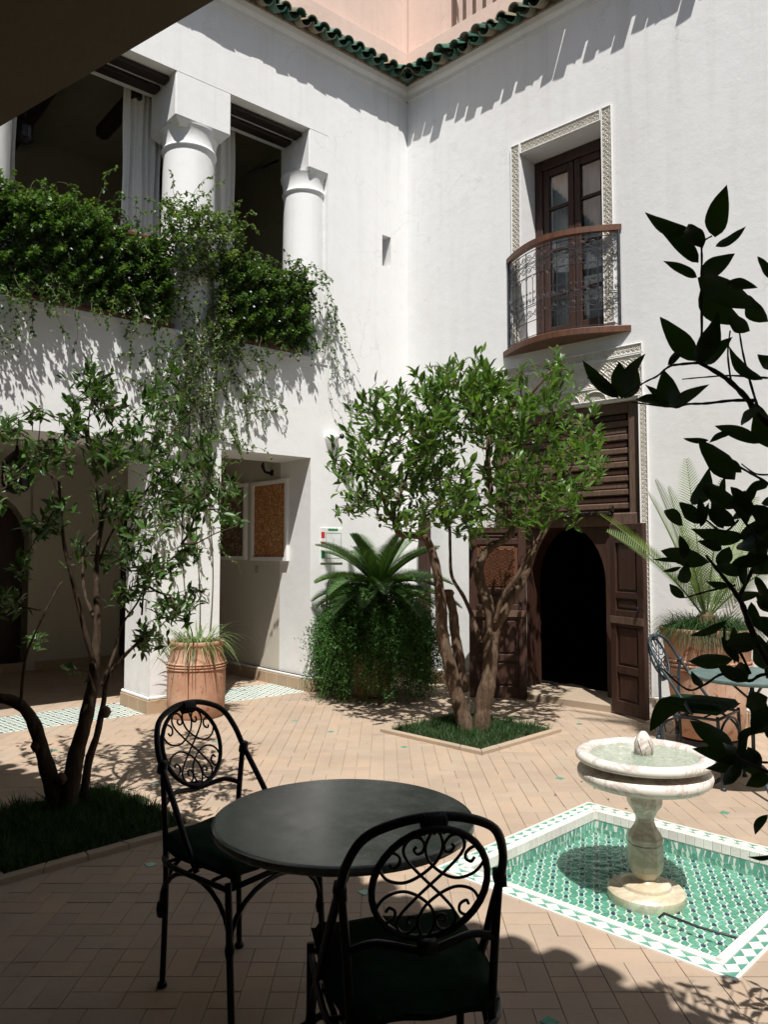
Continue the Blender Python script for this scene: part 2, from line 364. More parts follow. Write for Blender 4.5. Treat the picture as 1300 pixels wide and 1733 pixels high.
def subtract(polys, conv):
    res = []
    for q in polys:
        cur = q
        for p, n in edges_of(conv):
            o = clip(cur, p, n)
            if area(o) > 2e-5: res.append(o)
            cur = clip(cur, p, (-n[0],-n[1]))
            if area(cur) < 2e-5: break
    return res
def inside(poly, conv):
    for p, n in edges_of(conv):
        poly = clip(poly, p, (-n[0],-n[1]))
        if area(poly) < 1e-6: return []
    return poly
POOL = (1.242, 3.812, .995); BEDC = (.74, 6.70, .775); BEDL = (-1.765, 4.365, .765); BEDR = (1.95, 1.35, .75)
def ap(s, n): p = FA(s, n, 0); return (p.x, p.y)
def bp(s, n): p = FB(s, n, 0); return (p.x, p.y)
STRIP1 = [ap(3.33,-.74), ap(3.33,-.02), ap(7.0,-.02), ap(7.0,-.74)]; STRIP2 = [ap(1.50,-.74), ap(1.50,-.02), ap(2.60,-.02), ap(2.60,-.74)]
def ccw(p): 
    a = sum(p[i][0]*p[(i+1)%len(p)][1]-p[(i+1)%len(p)][0]*p[i][1] for i in range(len(p))); return p if a>0 else p[::-1]
STRIP1 = ccw(STRIP1); STRIP2 = ccw(STRIP2)
HOLES = [diamond(*POOL), diamond(*BEDC), diamond(*BEDL), diamond(*BEDR), STRIP1, STRIP2]
# ground sheet with the pool cut out
ground = MB()
big = [(-12,-6),(12,-6),(12,16),(-12,16)]
for q in subtract([big], diamond(POOL[0], POOL[1], POOL[2]-.09)): ground.add([(a,b,-.006) for a,b in q], [tuple(range(len(q)))])
floor = ground.build('ground', M['mortar'], kind='structure')
# bricks in 2:1 herringbone, square to the camera axis, 10 x 20 cm
a_ = .0985; J = .0010
def infloor(x, y):
    # court, arcade; nothing behind facade B except nothing
    nb = (x-C0.x)*nB.x+(y-C0.y)*nB.y; na = (x-C0.x)*nA.x+(y-C0.y)*nA.y
    return nb > -.02 and na > -3.7 or (na < -.6 and na > -3.7 and nb > -3)
bricks = []; used = set(); rb = random.Random(21)
for j in range(12, 125):
    for i in range(-75, 75):
        if (i, j) in used: continue
        x, y = i*a_, j*a_; t = rb.random()
        if t < .30 and (i, j+1) not in used: used.add((i,j+1)); bricks.append((x, y, x+a_, y+2*a_))
        elif t < .58 and (i+1, j) not in used: used.add((i+1,j)); bricks.append((x, y, x+2*a_, y+a_))
        else: bricks.append((x, y, x+a_, y+a_))
def onscreen(x, y, mrg=60):
    if y < .5: return False
    c, s = math.cos(TH), math.sin(TH); d = y*c+(-CAMH)*s
    if d <= 0: return False
    u = PCX+FOC*x/d; v = PCY-FOC*(-y*s+(-CAMH)*c)/d
    return -mrg < u < 1300+mrg and v < 1733+mrg
whole, cut = [], []
for b in bricks:
    cx, cy = (b[0]+b[2])/2, (b[1]+b[3])/2
    if abs(cx) > .56*cy+.6 or cy < 1.2 or not infloor(cx, cy): continue
    poly = [(b[0]+J,b[1]+J),(b[2]-J,b[1]+J),(b[2]-J,b[3]-J),(b[0]+J,b[3]-J)]
    hit = False; ps = [poly]
    for h in HOLES:
        hx = sum(p[0] for p in h)/len(h); hy = sum(p[1] for p in h)/len(h)
        if math.hypot(cx-hx, cy-hy) > 2.4: continue
        q = [z for p in ps for z in subtract([p], h)]
        if sum(map(area,q)) < sum(map(area,ps))-1e-6: hit = True; ps = q
    if hit: cut += ps
    elif ps: whole.append((cx, cy, 0 if b[2]-b[0]+b[3]-b[1] < 2.5*a_ else 1 if b[2]-b[0] > b[3]-b[1] else 2))
whole.sort(key=lambda t: (0 if onscreen(t[0],t[1],0) else 1, t[1]))
protos = {}
for k, (cx, cy, ty) in enumerate(whole[:300]):
    sh = min(ty, 1)
    if sh not in protos:
        hx = (a_ if sh else a_/2)-J; bm = MB(); bm.prism([(-hx,-a_/2+J),(hx,-a_/2+J),(hx,a_/2-J),(-hx,a_/2-J)], -.02, 0, ch=.0016); o = protos[sh] = bm.build('brick', M['brick'], floor)
    else: o = protos[sh].copy(); COL.objects.link(o)
    o.location = (cx, cy, random.uniform(-.0010,.0010)); o.rotation_euler = (random.uniform(-.003,.003), random.uniform(-.003,.003), (math.pi/2 if ty == 2 else 0)+random.uniform(-.008,.008))
bm = MB()
for cx, cy, ty in whole[300:]:
    h = ((a_/2-J, a_/2-J),(a_-J, a_/2-J),(a_/2-J, a_-J))[ty]; z = random.uniform(-.0013,.0010)
    bm.prism([(cx-h[0],cy-h[1]),(cx+h[0],cy-h[1]),(cx+h[0],cy+h[1]),(cx-h[0],cy+h[1])], -.012, z, ch=.0016)
for q in cut: bm.prism(ccw(q), -.012, random.uniform(-.001,.001))
bm.build('bricks', M['brick'], floor, kind='stuff')
# small turquoise tiles set into the bricks
def PG(x, y, z=0.0):
    c, s = math.cos(TH), math.sin(TH); a = (x-PCX)/FOC; b = (PCY-y)/FOC; r = V(a, -s*b+c, c*b+s); t = (z-CAMH)/r.z; return V(0,0,CAMH)+r*t
for (x, y) in [(255,1463),(617,1510),(91,1270),(263,1326),(366,1256),(500,1219),(684,1264),(981,1225),(948,1317),(1227,1375),(930,1729),(560,1238),(870,1212)]:
    p = PG(x, y); m_ = MB(); m_.prism(diamond(0,0,.032), -.01, .0032, ch=.001); t = m_.build('tile', M['turq'], floor); t.location = (p.x, p.y, 0)

# glazed tile bands in the two arcade openings (pieces under 10 px: one joined part each)
def rhomb_pattern(conv, pitch, gap, ox, oy, rot=0):
    """shrunken rhombs of a 6-fold pattern; returns rhombs, hexes, strips clipped to the convex polygon"""
    R_, H_, S_ = [], [], []
    xs = [p[0] for p in conv]; ys = [p[1] for p in conv]; R = max(max(xs)-min(xs), max(ys)-min(ys))
    n = int(R/pitch)+2; sd = pitch/math.sqrt(3); cr, sr = math.cos(rot), math.sin(rot)
    def T(x, y): return (ox+x*cr-y*sr, oy+x*sr+y*cr)
    for i in range(-n, n+1):
        for j in range(-n, n+1):
            X = pitch*(i+j*.5); Y = pitch*j*math.sqrt(3)/2
            if math.hypot(X, Y) > R*.9+pitch: continue
            # 6-valent vertex at (X,Y): rhombs between directions k*60deg(+30)
            for k in range(0, 6, 2):
                a0 = math.radians(30+60*k); a1 = math.radians(90+60*k)
                v = [(X,Y),(X+sd*math.cos(a0),Y+sd*math.sin(a0)),(X+sd*(math.cos(a0)+math.cos(a1)),Y+sd*(math.sin(a0)+math.sin(a1))),(X+sd*math.cos(a1),Y+sd*math.sin(a1))]
                cx = sum(p[0] for p in v)/4; cy = sum(p[1] for p in v)/4
                # shrink by moving along edge directions
                e1 = (v[1][0]-v[0][0], v[1][1]-v[0][1]); e2 = (v[3][0]-v[0][0], v[3][1]-v[0][1]); kk = gap/2/(sd*math.sin(math.radians(60)))
                q = [(v[0][0]+e1[0]*a+e2[0]*b, v[0][1]+e1[1]*a+e2[1]*b) for a, b in ((kk,kk),(1-kk,kk),(1-kk,1-kk),(kk,1-kk))]
                e = .235*pitch; ld = (v[2][0]-v[0][0], v[2][1]-v[0][1]); ll_ = math.hypot(*ld); ux, uy = ld[0]/ll_, ld[1]/ll_
                q = clip(q, (v[0][0]+ux*e, v[0][1]+uy*e), (ux,uy)); q = clip(q, (v[2][0]-ux*e, v[2][1]-uy*e), (-ux,-uy))
                q = inside([T(*p) for p in q], conv)
                if area(q) > 2e-6: R_.append(ccw(q))
                # white strips along two of the edges (each edge once)
                for (p0, p1) in ((v[0],v[1]),(v[1],v[2]),):
                    dx, dy = p1[0]-p0[0], p1[1]-p0[1]; L = math.hypot(dx,dy); nx, ny = -dy/L, dx/L; w = gap/2-.0009; t = .17 
                    s = [(p0[0]+dx*t+nx*w,p0[1]+dy*t+ny*w),(p0[0]+dx*t-nx*w,p0[1]+dy*t-ny*w),(p1[0]-dx*.1-nx*w,p1[1]-dy*.1-ny*w),(p1[0]-dx*.1+nx*w,p1[1]-dy*.1+ny*w)]
                    s = inside([T(*p) for p in s], conv)
                    if area(s) > 2e-6: S_.append(ccw(s))
            h = [T(X+pitch*.135*math.cos(math.radians(60*k)), Y+pitch*.135*math.sin(math.radians(60*k))) for k in range(6)]
            h = inside(h, conv)
            if area(h) > 2e-6: H_.append(ccw(h))
    return R_, H_, S_
for k, st in enumerate((STRIP1, STRIP2)):
    cx = sum(p[0] for p in st)/4; cy = sum(p[1] for p in st)/4
    inner = [(cx+(p[0]-cx)*.985, cy+(p[1]-cy)*.975) for p in st]
    m_ = MB(); m_.prism(st, -.01, .001); band = m_.build('tile_band', M['white_t'], floor)
    R_, H_, S_ = rhomb_pattern(inner, .115, .034, cx, cy, .3)
    m_ = MB(); [m_.prism(q, 0, .0035) for q in R_]; m_.build('tiles', M['turq'], band, kind='stuff')
    m_ = MB(); [m_.prism(q, 0, .0045) for q in H_]; m_.build('tiles', M['navy'], band, kind='stuff')

# ================================================================== POOL
px_, py_, ph_ = POOL; ZF = -.118; ZW = -.088
pool = thing('tiled_pool', 'shallow square pool of turquoise and white mosaic around the marble fountain', 'pool', (px_, py_, 0))
H0 = ph_; H1 = ph_-.018; H2 = ph_-.105; H3 = ph_-.125; H4 = ph_-.165
def ring(mb, ho, hi, z0, z1, c=(px_,py_)):
    o = diamond(*c, ho); i = diamond(*c, hi)
    for k in range(4):
        l = (k+1)%4; mb.prism([o[k],o[l],i[l],i[k]], z0, z1)
m_ = MB(); ring(m_, H0, H1, -.01, .006); m_.build('rim_strip', M['white_t'], pool)
m_ = MB(); ring(m_, H2, H3, -.01, .007); m_.build('inner_strip', M['white_t'], pool)
m_ = MB(); ring(m_, H1, H2, -.02, .002); m_.build('border_bed', M['turq'], pool)
# white diamonds of the border, one by one
PF = Frame(V(px_,py_,0), V(S2,S2,0), V(-S2,S2,0))        # pool frame: sides along x and y
dm = (H1+H2)/2*S2; hw = (H1-H2)/2*S2
dmesh = None
side = 2*dm; nd = 17; pit = side/nd
for sgn in range(4):
    for k in range(nd):
        t = -dm+pit*(k+.5)
        x, y = ((t,-dm),(dm,t),(t,dm),(-dm,t))[sgn]; rot = 0 if sgn in (0,2) else math.pi/2
        if dmesh is None:
            m_ = MB(); m_.prism([(0,-hw*.98),(pit*.5,0),(0,hw*.98),(-pit*.5,0)], -.004, .0055, ch=.0008); o = m_.build('tile', M['white_t'], pool); dmesh = o
        else: o = dmesh.copy(); COL.objects.link(o)
        p = PF(x, y, 0); o.location = p-V(0,0,0) if False else (p.x, p.y, 0); o.rotation_euler = (0,0,math.pi/4+rot)
for o in [o for o in bpy.data.objects if o.parent == pool and o.name.startswith('tile')]: pass
# white kerb tiles round the opening
kin = H4*S2; kout = H3*S2; nk = 26; kp = 2*kout/nk
km = MB(); km.cbox(-kp/2+.0012, kp/2-.0012, 0, kout-kin, -.045, .006, .0015); kerb0 = km.build('kerb_tile', M['white_t'], pool); firstk = True
for sgn in range(4):
    fr4 = (Frame(PF(0,-kout,0), PF.x, PF.y), Frame(PF(kout,0,0), PF.y, -PF.x), Frame(PF(0,kout,0), -PF.x, -PF.y), Frame(PF(-kout,0,0), -PF.y, PF.x))[sgn]
    for k in range(nk):
        t = -kout+kp*(k+.5)
        if abs(t) > kin+kp*.3: continue
        o = kerb0 if firstk else kerb0.copy()
        if not firstk: COL.objects.link(o)
        firstk = False
        p = fr4(t, 0, 0); o.location = p; o.rotation_euler = (0,0,math.atan2(fr4.x.y, fr4.x.x))
m_ = MB()
for sx in (-1,1):
    for sy in (-1,1):
        p = PF(sx*(kin+kout)/2, sy*(kin+kout)/2, 0); h = (kout-kin)/2; fr = Frame(p, PF.x, PF.y); m_.box(-h,h,-h,h,-.045,.0055,fr)
m_.build('kerb_corner', M['white_t'], pool)
# basin walls and floor
m_ = MB(); ring(m_, H3-.001, H4+.006, -.16, -.045); 
m_.build('basin_wall', M['white_t'], pool)
m_ = MB(); m_.prism(diamond(px_,py_,H3), -.2, ZF-.004); m_.build('basin_floor', M['white_t'], pool)
conv = diamond(px_, py_, H4+.004)
R_, H_, S_ = rhomb_pattern(conv, .082, .0128, px_, py_, math.radians(15))
R_.sort(key=lambda q: sum(p[1] for p in q)/len(q)); H_.sort(key=lambda q: sum(p[1] for p in q)/len(q))
def pieces(polys, z0, z1, mat, parent, lim=300, name='tile'):
    for q in polys[:lim]:
        cx = sum(p[0] for p in q)/len(q); cy = sum(p[1] for p in q)/len(q)
        m_ = MB(); m_.prism([(a-cx,b-cy) for a,b in q], z0, z1, ch=.0006); o = m_.build(name, mat, parent); o.location = (cx, cy, random.uniform(-.0006,.0006))
    if polys[lim:]:
        m_ = MB(); [m_.prism(q, z0, z1) for q in polys[lim:]]; m_.build(name+'s', mat, parent, kind='stuff')
pieces(R_, ZF-.006, ZF+.0015, M['turq'], pool, 230)
pieces(H_, ZF-.006, ZF+.002, M['navy'], pool, 60)
# wall mosaic: irregular chips on the four inner walls
m_ = MB(); rr = random.Random(3)
for sgn in range(4):
    d = H4*S2+.004
    fr4 = (Frame(PF(0,-d,0), PF.x, UZ, PF.y), Frame(PF(d,0,0), PF.y, UZ, -PF.x), Frame(PF(0,d,0), -PF.x, UZ, -PF.y), Frame(PF(-d,0,0), -PF.y, UZ, PF.x))[sgn]
    x = -kin
    while x < kin-.03:
        wv = rr.uniform(.024,.036)
        for (z0, z1) in ((-.086,-.05),(-.116,-.09)):
            j = [rr.uniform(-.004,.004) for _ in range(8)]; sk = rr.choice((-.008,.008))
            m_.prism([(x+.004+j[0],z0+j[1]),(x+wv-.004+j[2],z0+j[3]),(x+wv-.004+sk+j[4],z1+j[5]),(x+.004+sk+j[6],z1+j[7])], -.004, .002, fr4)
        x += wv
m_.build('wall_mosaic', M['turq'], pool, kind='stuff')
m_ = MB(); m_.add([(a,b,ZW) for a,b in diamond(px_,py_,H4+.005)], [(0,1,2,3)]); m_.build('water', M['water'], kind='structure')
m_ = MB(); a, b = PG(1115,1553,ZW), PG(1250,1600,ZW)
m_.tube([(a.x,a.y,ZF+.03),(a.x+.02,a.y-.01,ZF+.055),((a.x+b.x)/2,(a.y+b.y)/2,ZF+.05),(b.x,b.y,ZF+.06)], .0055, 8)
tag(m_.build('water_pipe', M['iron_grey'], smooth=True), 'thin dark pipe lying in the tiled pool in front of the fountain', 'pipe')

# ================================================================== FOUNTAIN
fc = (px_, py_-.05, 0)
ft = thing('fountain', 'white veined marble pedestal fountain with a wide round basin of rippling water', 'fountain', (fc[0], fc[1], ZF))
m_ = MB(); m_.lathe([(.17,ZF-.01),(.178,ZF+.01),(.178,ZF+.042),(.168,ZF+.052),(.125,ZF+.054),(.116,ZF+.060),(.113,ZF+.074),(.098,ZF+.084),(.06,ZF+.088),(.05,ZF+.10)], fc, 40)
m_.build('foot', M['marble'], ft, smooth=True, angle=40)
m_ = MB(); m_.lathe([(.052,ZF+.09),(.050,-.02),(.062,-.005),(.077,.02),(.082,.05),(.081,.139),(.077,.142)], fc, 8); m_.build('shaft', M['marble'], ft)
m_ = MB(); m_.lathe([(.077,.143),(.081,.147),(.081,.168),(.070,.192),(.050,.222),(.042,.245),(.043,.262),(.056,.288),(.076,.315),(.081,.33),(.081,.45)], fc, 8); m_.build('baluster', M['marble'], ft)
m_ = MB(); m_.lathe([(.09,.412),(.18,.412),(.24,.416),(.285,.427),(.306,.446),(.311,.464),(.307,.480),(.292,.491),(.262,.496),(.25,.515)], fc, 64); m_.build('lower_bowl', M['marble'], ft, smooth=True)
m_ = MB(); m_.lathe([(.245,.500),(.253,.516),(.288,.521),(.306,.524),(.317,.536),(.317,.549),(.309,.561),(.294,.567),(.276,.567),(.258,.561),(.250,.552),(.243,.530),(.2,.51),(.03,.50)], fc, 64); m_.build('basin', M['marble'], ft, smooth=True)
m_ = MB(); m_.lathe([(.257,.540),(.252,.548),(.2,.548),(.12,.549),(.06,.551),(.03,.556)], fc, 48); m_.build('basin_water', M['bwater'], ft, smooth=True)
m_ = MB(); m_.lathe([(.030,.54),(.040,.560),(.044,.585),(.041,.610),(.032,.635),(.018,.655),(.010,.662)], fc, 10); bud = m_.build('bud_finial', M['marble'], ft, smooth=True)
for k in range(5):
    a = 2*math.pi*k/5; m_ = MB(); ro = lambda z, r: (fc[0]+r*math.cos(a+z), fc[1]+r*math.sin(a+z))
    pts = [(*ro(-.5,.040),.552),(*ro(-.42,.046),.585),(*ro(-.15,.043),.612),(*ro(0,.036),.630),(*ro(.15,.043),.612),(*ro(.42,.046),.585),(*ro(.5,.040),.552)]
    m_.tube(pts, .0028, 5); m_.build('petal', M['marble'], bud, smooth=True)

# ================================================================== LEFT WING (gallery over arcade)
TW = .62
wa = thing('gallery_wing', 'white left wing of the courtyard with round columns above a ground floor arcade', 'building', C0)
m_ = MB(FA)
m_.wall([-.66,.28,.42,1.25,1.477,2.6,3.33,7.6,9.5],[-.2,2.6,3.75,5.07,5.46,6.41,7.30],
        [(1.477,2.6,-1,2.6),(3.33,7.6,-1,2.6),(.28,.42,5.07,5.46),(1.25,9,3.75,6.41)], -TW, 0)
m_.box(-.02,9.5,0,.022,7.30,7.42); m_.box(-.3,9.5,-TW,.0,7.30,7.55)
# cove under the tiles
m_.prism([(0.022,7.36),(.055,7.40),(.075,7.46),(-.1,7.46),(-.1,7.36)], 0, 9.5, Frame(C0, nA, UZ, dA))
m_.build('wall', M['plaster'], wa)
AR0, AR1 = 3.40, 4.40
m_ = MB(FA)          # interior shell of arcade and gallery
D = -3.72
m_.wall([0.2,AR0,AR1,9.5],[-.2,2.45,2.75],[(AR0,AR1,-1,2.45)], D-.2, D)                       # back wall, arched doorway filled later
m_.box(-.4,9.5,D-.2,-TW,2.75,2.9)                     # arcade ceiling
m_.box(1.277,1.477,D,-TW,-.2,2.75)                    # end wall with pictures
m_.box(9.3,9.5,D,-TW,-.2,2.75)
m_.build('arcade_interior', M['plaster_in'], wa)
m_ = MB(FA)
m_.box(-.4,9.5,-3.2,-TW,3.5,3.7); m_.box(-.4,9.5,-3.4,-3.2,3.5,7.0); m_.box(.9,1.1,-3.2,-TW,3.7,7.0); m_.box(9.3,9.5,-3.2,-TW,3.7,7); m_.box(-.4,9.5,-3.4,-TW,6.85,7.05)
m_.build('gallery_interior', M['gallery_in'], wa)
# arch ring of the back doorway
m_ = MB(FA); 
pts = [(AR0,0),(AR0,1.45)]+[((AR0+AR1)/2-.53*math.cos(a), 1.50+.80*math.sin(a)) for a in [math.pi*k/14 for k in range(0,15)]]+[(AR1,1.45),(AR1,0)]
for k in range(len(pts)-1):
    p, q = pts[k], pts[k+1]
    m_.add([(p[0],D+.03,p[1]),(q[0],D+.03,q[1]),(q[0],D-.25,q[1]),(p[0],D-.25,p[1])],[(0,1,2,3)])
    if p[1] >= 1.44 and q[1] >= 1.44: m_.add([(p[0],D+.03,p[1]),(q[0],D+.03,q[1]),(q[0],D+.03,2.5),(p[0],D+.03,2.5)],[(0,1,2,3)])
m_.box(AR0-.10,AR0,D+.001,D+.03,0,2.5); m_.box(AR1,AR1+.1,D+.001,D+.03,0,2.5)
m_.build('doorway_arch', M['plaster_in'], wa)
m_ = MB(FA); m_.box(AR0-.1,AR1+.1,D-.35,D-.25,-.1,2.6); m_.build('dark_door', M['wood_dark'], wa)
m_ = MB(FA); m_.cbox(1.52,2.16,D+.002,D+.06,0,2.05,.01); dd = m_.build('arcade_door', M['wood_dark'], wa)
for k in range(2):
    m_ = MB(FA); m_.cbox(1.57+.29*k,1.82+.29*k,D+.06,D+.08,.2,1.9,.01); m_.build('panel', M['wood_dark'], dd)
# skirting
m_ = MB(FA)
def skirt(mb, x0, x1, y0, y1, h=.13): mb.cbox(x0,x1,y0,y1,-.01,h,.008)
n = 0
for (x0,x1,y0,y1,ax) in [(2.57,3.36,0.001,.045,0),(-.0,1.477,0.001,.045,0)]:
    k = max(1,int((x1-x0)/.21)); 
    for i in range(k):
        b = MB(FA); a = x0+(x1-x0)*i/k; b.cbox(a+.001,a+(x1-x0)/k-.001,y0,y1,-.01,.13,.006); b.build('skirting_tile', M['base'], wa)
for x0, x1 in ((3.331,3.372),(1.478,1.51),(2.56,2.599)):
    y0, y1 = (-TW, .045)
    if x0 < 2 : y0, y1 = (D+.01, .045)
    k = int((y1-y0)/.21)
    for i in range(k):
        b = MB(FA); a = y0+(y1-y0)*i/k; b.cbox(x0,x1,a+.001,a+(y1-y0)/k-.001,-.01,.13,.006); b.build('skirting_tile', M['base'], wa)
b = MB(FA); b.cbox(1.52,9.3,D+.001,D+.03,-.01,.11,.006); b.build('skirting', M['base'], wa)
# plaster roll above the skirting of pillar and end wall
b = MB(FA)
for (x0,x1,y0,y1) in [(2.562,3.368,0.0,.036),(3.33,3.366,-TW,.036),(1.477,1.505,-2.9,.03),(0,1.5,0,.03)]:
    b.cbox(x0,x1,y0,y1,.128,.165,.012)
b.build('skirting_roll', M['plaster'], wa)
# columns
def column(s, n, r, half=False):
    c = FA(s, n, 0); m_ = MB(); prof = [(r*1.0,3.70),(r*1.02,4.2),(r,5.0),(r*.97,5.66),(r*.97,5.70),(r*1.03,5.715),(r*1.05,5.735),(r*1.02,5.75),(r*1.0,5.77),(r*1.02,5.84),(r*1.07,5.90),(r*1.13,5.93)]; prof_old = [(r*1.0,3.70),(r*1.02,4.2),(r,5.0),(r*.96,5.74),(r*.96,5.765),(r*1.04,5.78),(r*1.07,5.80),(r*1.04,5.815),(r*1.0,5.83),(r*1.03,5.90),(r*1.08,5.96),(r*1.12,6.02),(r*1.12,6.06)]
    m_.lathe(prof, (c.x, c.y, 0), 40); col = m_.build('column', M['plaster'], wa, smooth=True, angle=35)
    return col
c1 = column(2.86, -.30, .275); c2 = column(1.38, -.30, .25); c3 = column(4.9, -.30, .275)
for col, s0, s1 in ((c1,2.53,3.16),(c2,1.2,1.52),(c3,4.58,5.22)):
    m_ = MB(FA); m_.cbox(s0,s1,-.60,-.002,5.95,6.42,.012); f0, f1 = (s0+.04, s1-.04); m_.add([(s0+.012,-.59,5.95),(s1-.012,-.59,5.95),(s1-.012,-.014,5.95),(s0+.012,-.014,5.95),(f0+.03,-.55,5.89),(f1-.03,-.55,5.89),(f1-.03,-.05,5.89),(f0+.03,-.05,5.89)],[(4,5,1,0),(5,6,2,1),(6,7,3,2),(7,4,0,3),(7,6,5,4)]); m_.build('capital', M['plaster'], col)
# slab lip and pedestal under columns
m_ = MB(FA); m_.cbox(1.25,9,-TW,.012,3.68,3.752,.008); m_.build('floor_edge', M['plaster'], wa)
# dark beams under the header
for s0, s1 in ((1.53,2.52),(3.17,4.57),(5.23,9)):
    for k, n0 in enumerate((-.20,-.42)):
        m_ = MB(FA); m_.cbox(s0,s1,n0-.07,n0+.07,6.36,6.408,.01); m_.build('beam', M['beam'], wa)
for s in (2.05, 3.9, 4.5, 5.6):
    m_ = MB(FA); m_.cbox(s-.07,s+.07,-3.2,-TW-.01,6.62,6.80,.02); m_.build('beam', M['beam'], wa)
m_ = MB(FA); m_.cbox(3.22,3.36,-1.7,-TW-.02,6.34,6.50,.03); m_.build('beam_end', M['beam'], wa)
# balustrade rail and iron behind the jasmine
for s0, s1 in ((1.62,2.55),(3.16,4.6),(5.2,7.5)):
    m_ = MB(FA); m_.cbox(s0,s1,-.20,-.10,4.62,4.68,.015); m_.build('handrail', M['wood_rail'], wa)
    m_ = MB(FA); m_.cbox(s0-.02,s1+.05,-.16,.03,3.754,3.80,.01); m_.build('bottom_rail', M['wood_rail'], wa)
    m_ = MB(FA); s = s0+.05; k = 0
    while s < s1: 
        m_.tube([(s,-.15,3.78),(s,-.15,4.63)], .006, 5); 
        if k % 2: m_.tube([(s+.03*math.cos(t)*(1-t/9)-.0,-.15,3.95+.12*(k%4)+.06*math.sin(t)*(1-t/9)) for t in [x*.5 for x in range(14)]], .004, 4)
        s += .1; k += 1
    m_.build('iron_grille', M['iron'], wa)

# ================================================================== RIGHT FACADE
wb = thing('door_facade', 'tall white facade with balcony window above the open cedar door', 'building', C0)
RS0, RS1, RZ1 = 1.28, 3.03, 3.05          # recess of the portal
DS0, DS1 = 1.67, 2.61                      # arched door
m_ = MB(FB)
m_.wall([-.66,RS0,1.70,2.68,RS1,7.5],[-.2,RZ1,3.84,6.0,7.30],[(RS0,RS1,-1,RZ1),(1.70,2.68,3.84,6.0)], -.36, 0)
m_.box(0,7.5,0,.022,7.30,7.42); m_.box(-.3,7.5,-.36,0,7.30,7.55)
m_.prism([(0.022,7.36),(.055,7.40),(.075,7.46),(-.1,7.46),(-.1,7.36)], 0, 7.5, Frame(C0, nB, UZ, dB))
m_.build('wall', M['plaster'], wb)
# skirting
for k in range(34):
    a = .01+k*.21
    if RS0-.15 < a < RS1: continue
    b = MB(FB); b.cbox(a+.001,a+.209,.001,.045,-.01,.13,.006); b.build('skirting_tile', M['base'], wb)
for q0, q1 in ((0,RS0-.1),(RS1+.1,7.5)):
    b = MB(FB); b.cbox(q0,q1,0.001,.033,.128,.165,.012); b.build('skirting_roll', M['plaster'], wb)
# ---- carved stucco: lattice relief
def carve(mb, s0, s1, z0, z1, pit, n=.004, r=.004, fr=FB):
    """interlaced diagonals and small rosettes covering a rectangle on the wall"""
    W, Hh = s1-s0, z1-z0; nx = max(1, round(W/pit)); nz = max(1, round(Hh/pit)); px, pz = W/nx, Hh/nz
    def bar(a, b):
        dx, dz = b[0]-a[0], b[1]-a[1]; L = math.hypot(dx,dz); ox, oz = -dz/L*r, dx/L*r
        mb.add([(a[0]+ox,n,a[1]+oz),(a[0]-ox,n,a[1]-oz),(b[0]-ox,n,b[1]-oz),(b[0]+ox,n,b[1]+oz),(a[0],n+r*1.6,a[1]),(b[0],n+r*1.6,b[1])],[(0,4,5,3),(4,1,2,5)],fr)
    for i in range(nx):
        for j in range(nz):
            x, z = s0+i*px, z0+j*pz
            bar((x,z),(x+px,z+pz)); bar((x+px,z),(x,z+pz))
            for k in range(6):
                a, b = k*math.pi/3, (k+1)*math.pi/3; q = px*.27
                bar((x+px/2+q*math.cos(a),z+pz/2+q*math.sin(a)),(x+px/2+q*math.cos(b),z+pz/2+q*math.sin(b)))
            for (cx, cz) in ((x,z+pz/2),(x+px/2,z)):
                q = px*.16
                for k in range(4):
                    a, b = k*math.pi/2, (k+1)*math.pi/2
                    bar((cx+q*math.cos(a),cz+q*math.sin(a)),(cx+q*math.cos(b),cz+q*math.sin(b)))
def strip(name, s0, s1, z0, z1, pit, border=True, n1=.012):
    m_ = MB(FB); m_.box(s0,s1,.001,.006,z0,z1); base = m_.build(name, M['stucco'], wb)
    m_ = MB(FB); bw = .011
    if border:
        m_.cbox(s0,s0+bw,.003,n1+.012,z0,z1,.003); m_.cbox(s1-bw,s1,.003,n1+.012,z0,z1,.003)
        m_.cbox(s0+bw,s1-bw,.003,n1+.010,z0,z0+bw,.003); m_.cbox(s0+bw,s1-bw,.003,n1+.010,z1-bw,z1,.003)
        m_.build('border', M['plaster'], base)
    m_ = MB(FB); carve(m_, s0+bw+.004, s1-bw-.004, z0+bw+.004, z1-bw-.004, pit, .006, .0052); m_.build('relief', M['stucco'], base, kind='stuff')
    return base
strip('stucco_frame', 1.575, 1.695, 3.86, 6.13, .058)
strip('stucco_frame', 2.685, 2.805, 3.86, 6.13, .058)
strip('stucco_frame', 1.70, 2.68, 6.005, 6.13, .058)
strip('stucco_panel', 1.20, 3.085, 3.50, 3.60, .05)
strip('stucco_panel', 1.20, 3.085, 3.22, 3.495, .13)
strip('stucco_panel', 1.20, 3.085, 3.075, 3.215, .07)
strip('stucco_jamb', RS1+.004, RS1+.095, .14, 3.07, .045)
strip('stucco_jamb', RS0-.095, RS0-.004, .14, 3.07, .045)
# small blind arches with pierced ground over the door boards
for k in range(6):
    c = 1.37+k*.30; m_ = MB(FB)
    m_.tube([(c+.13*math.cos(a), .022, 3.078+.10*math.sin(a)) for a in [math.pi*i/12 for i in range(13)]], .009, 6); m_.build('blind_arch', M['stucco'], wb)
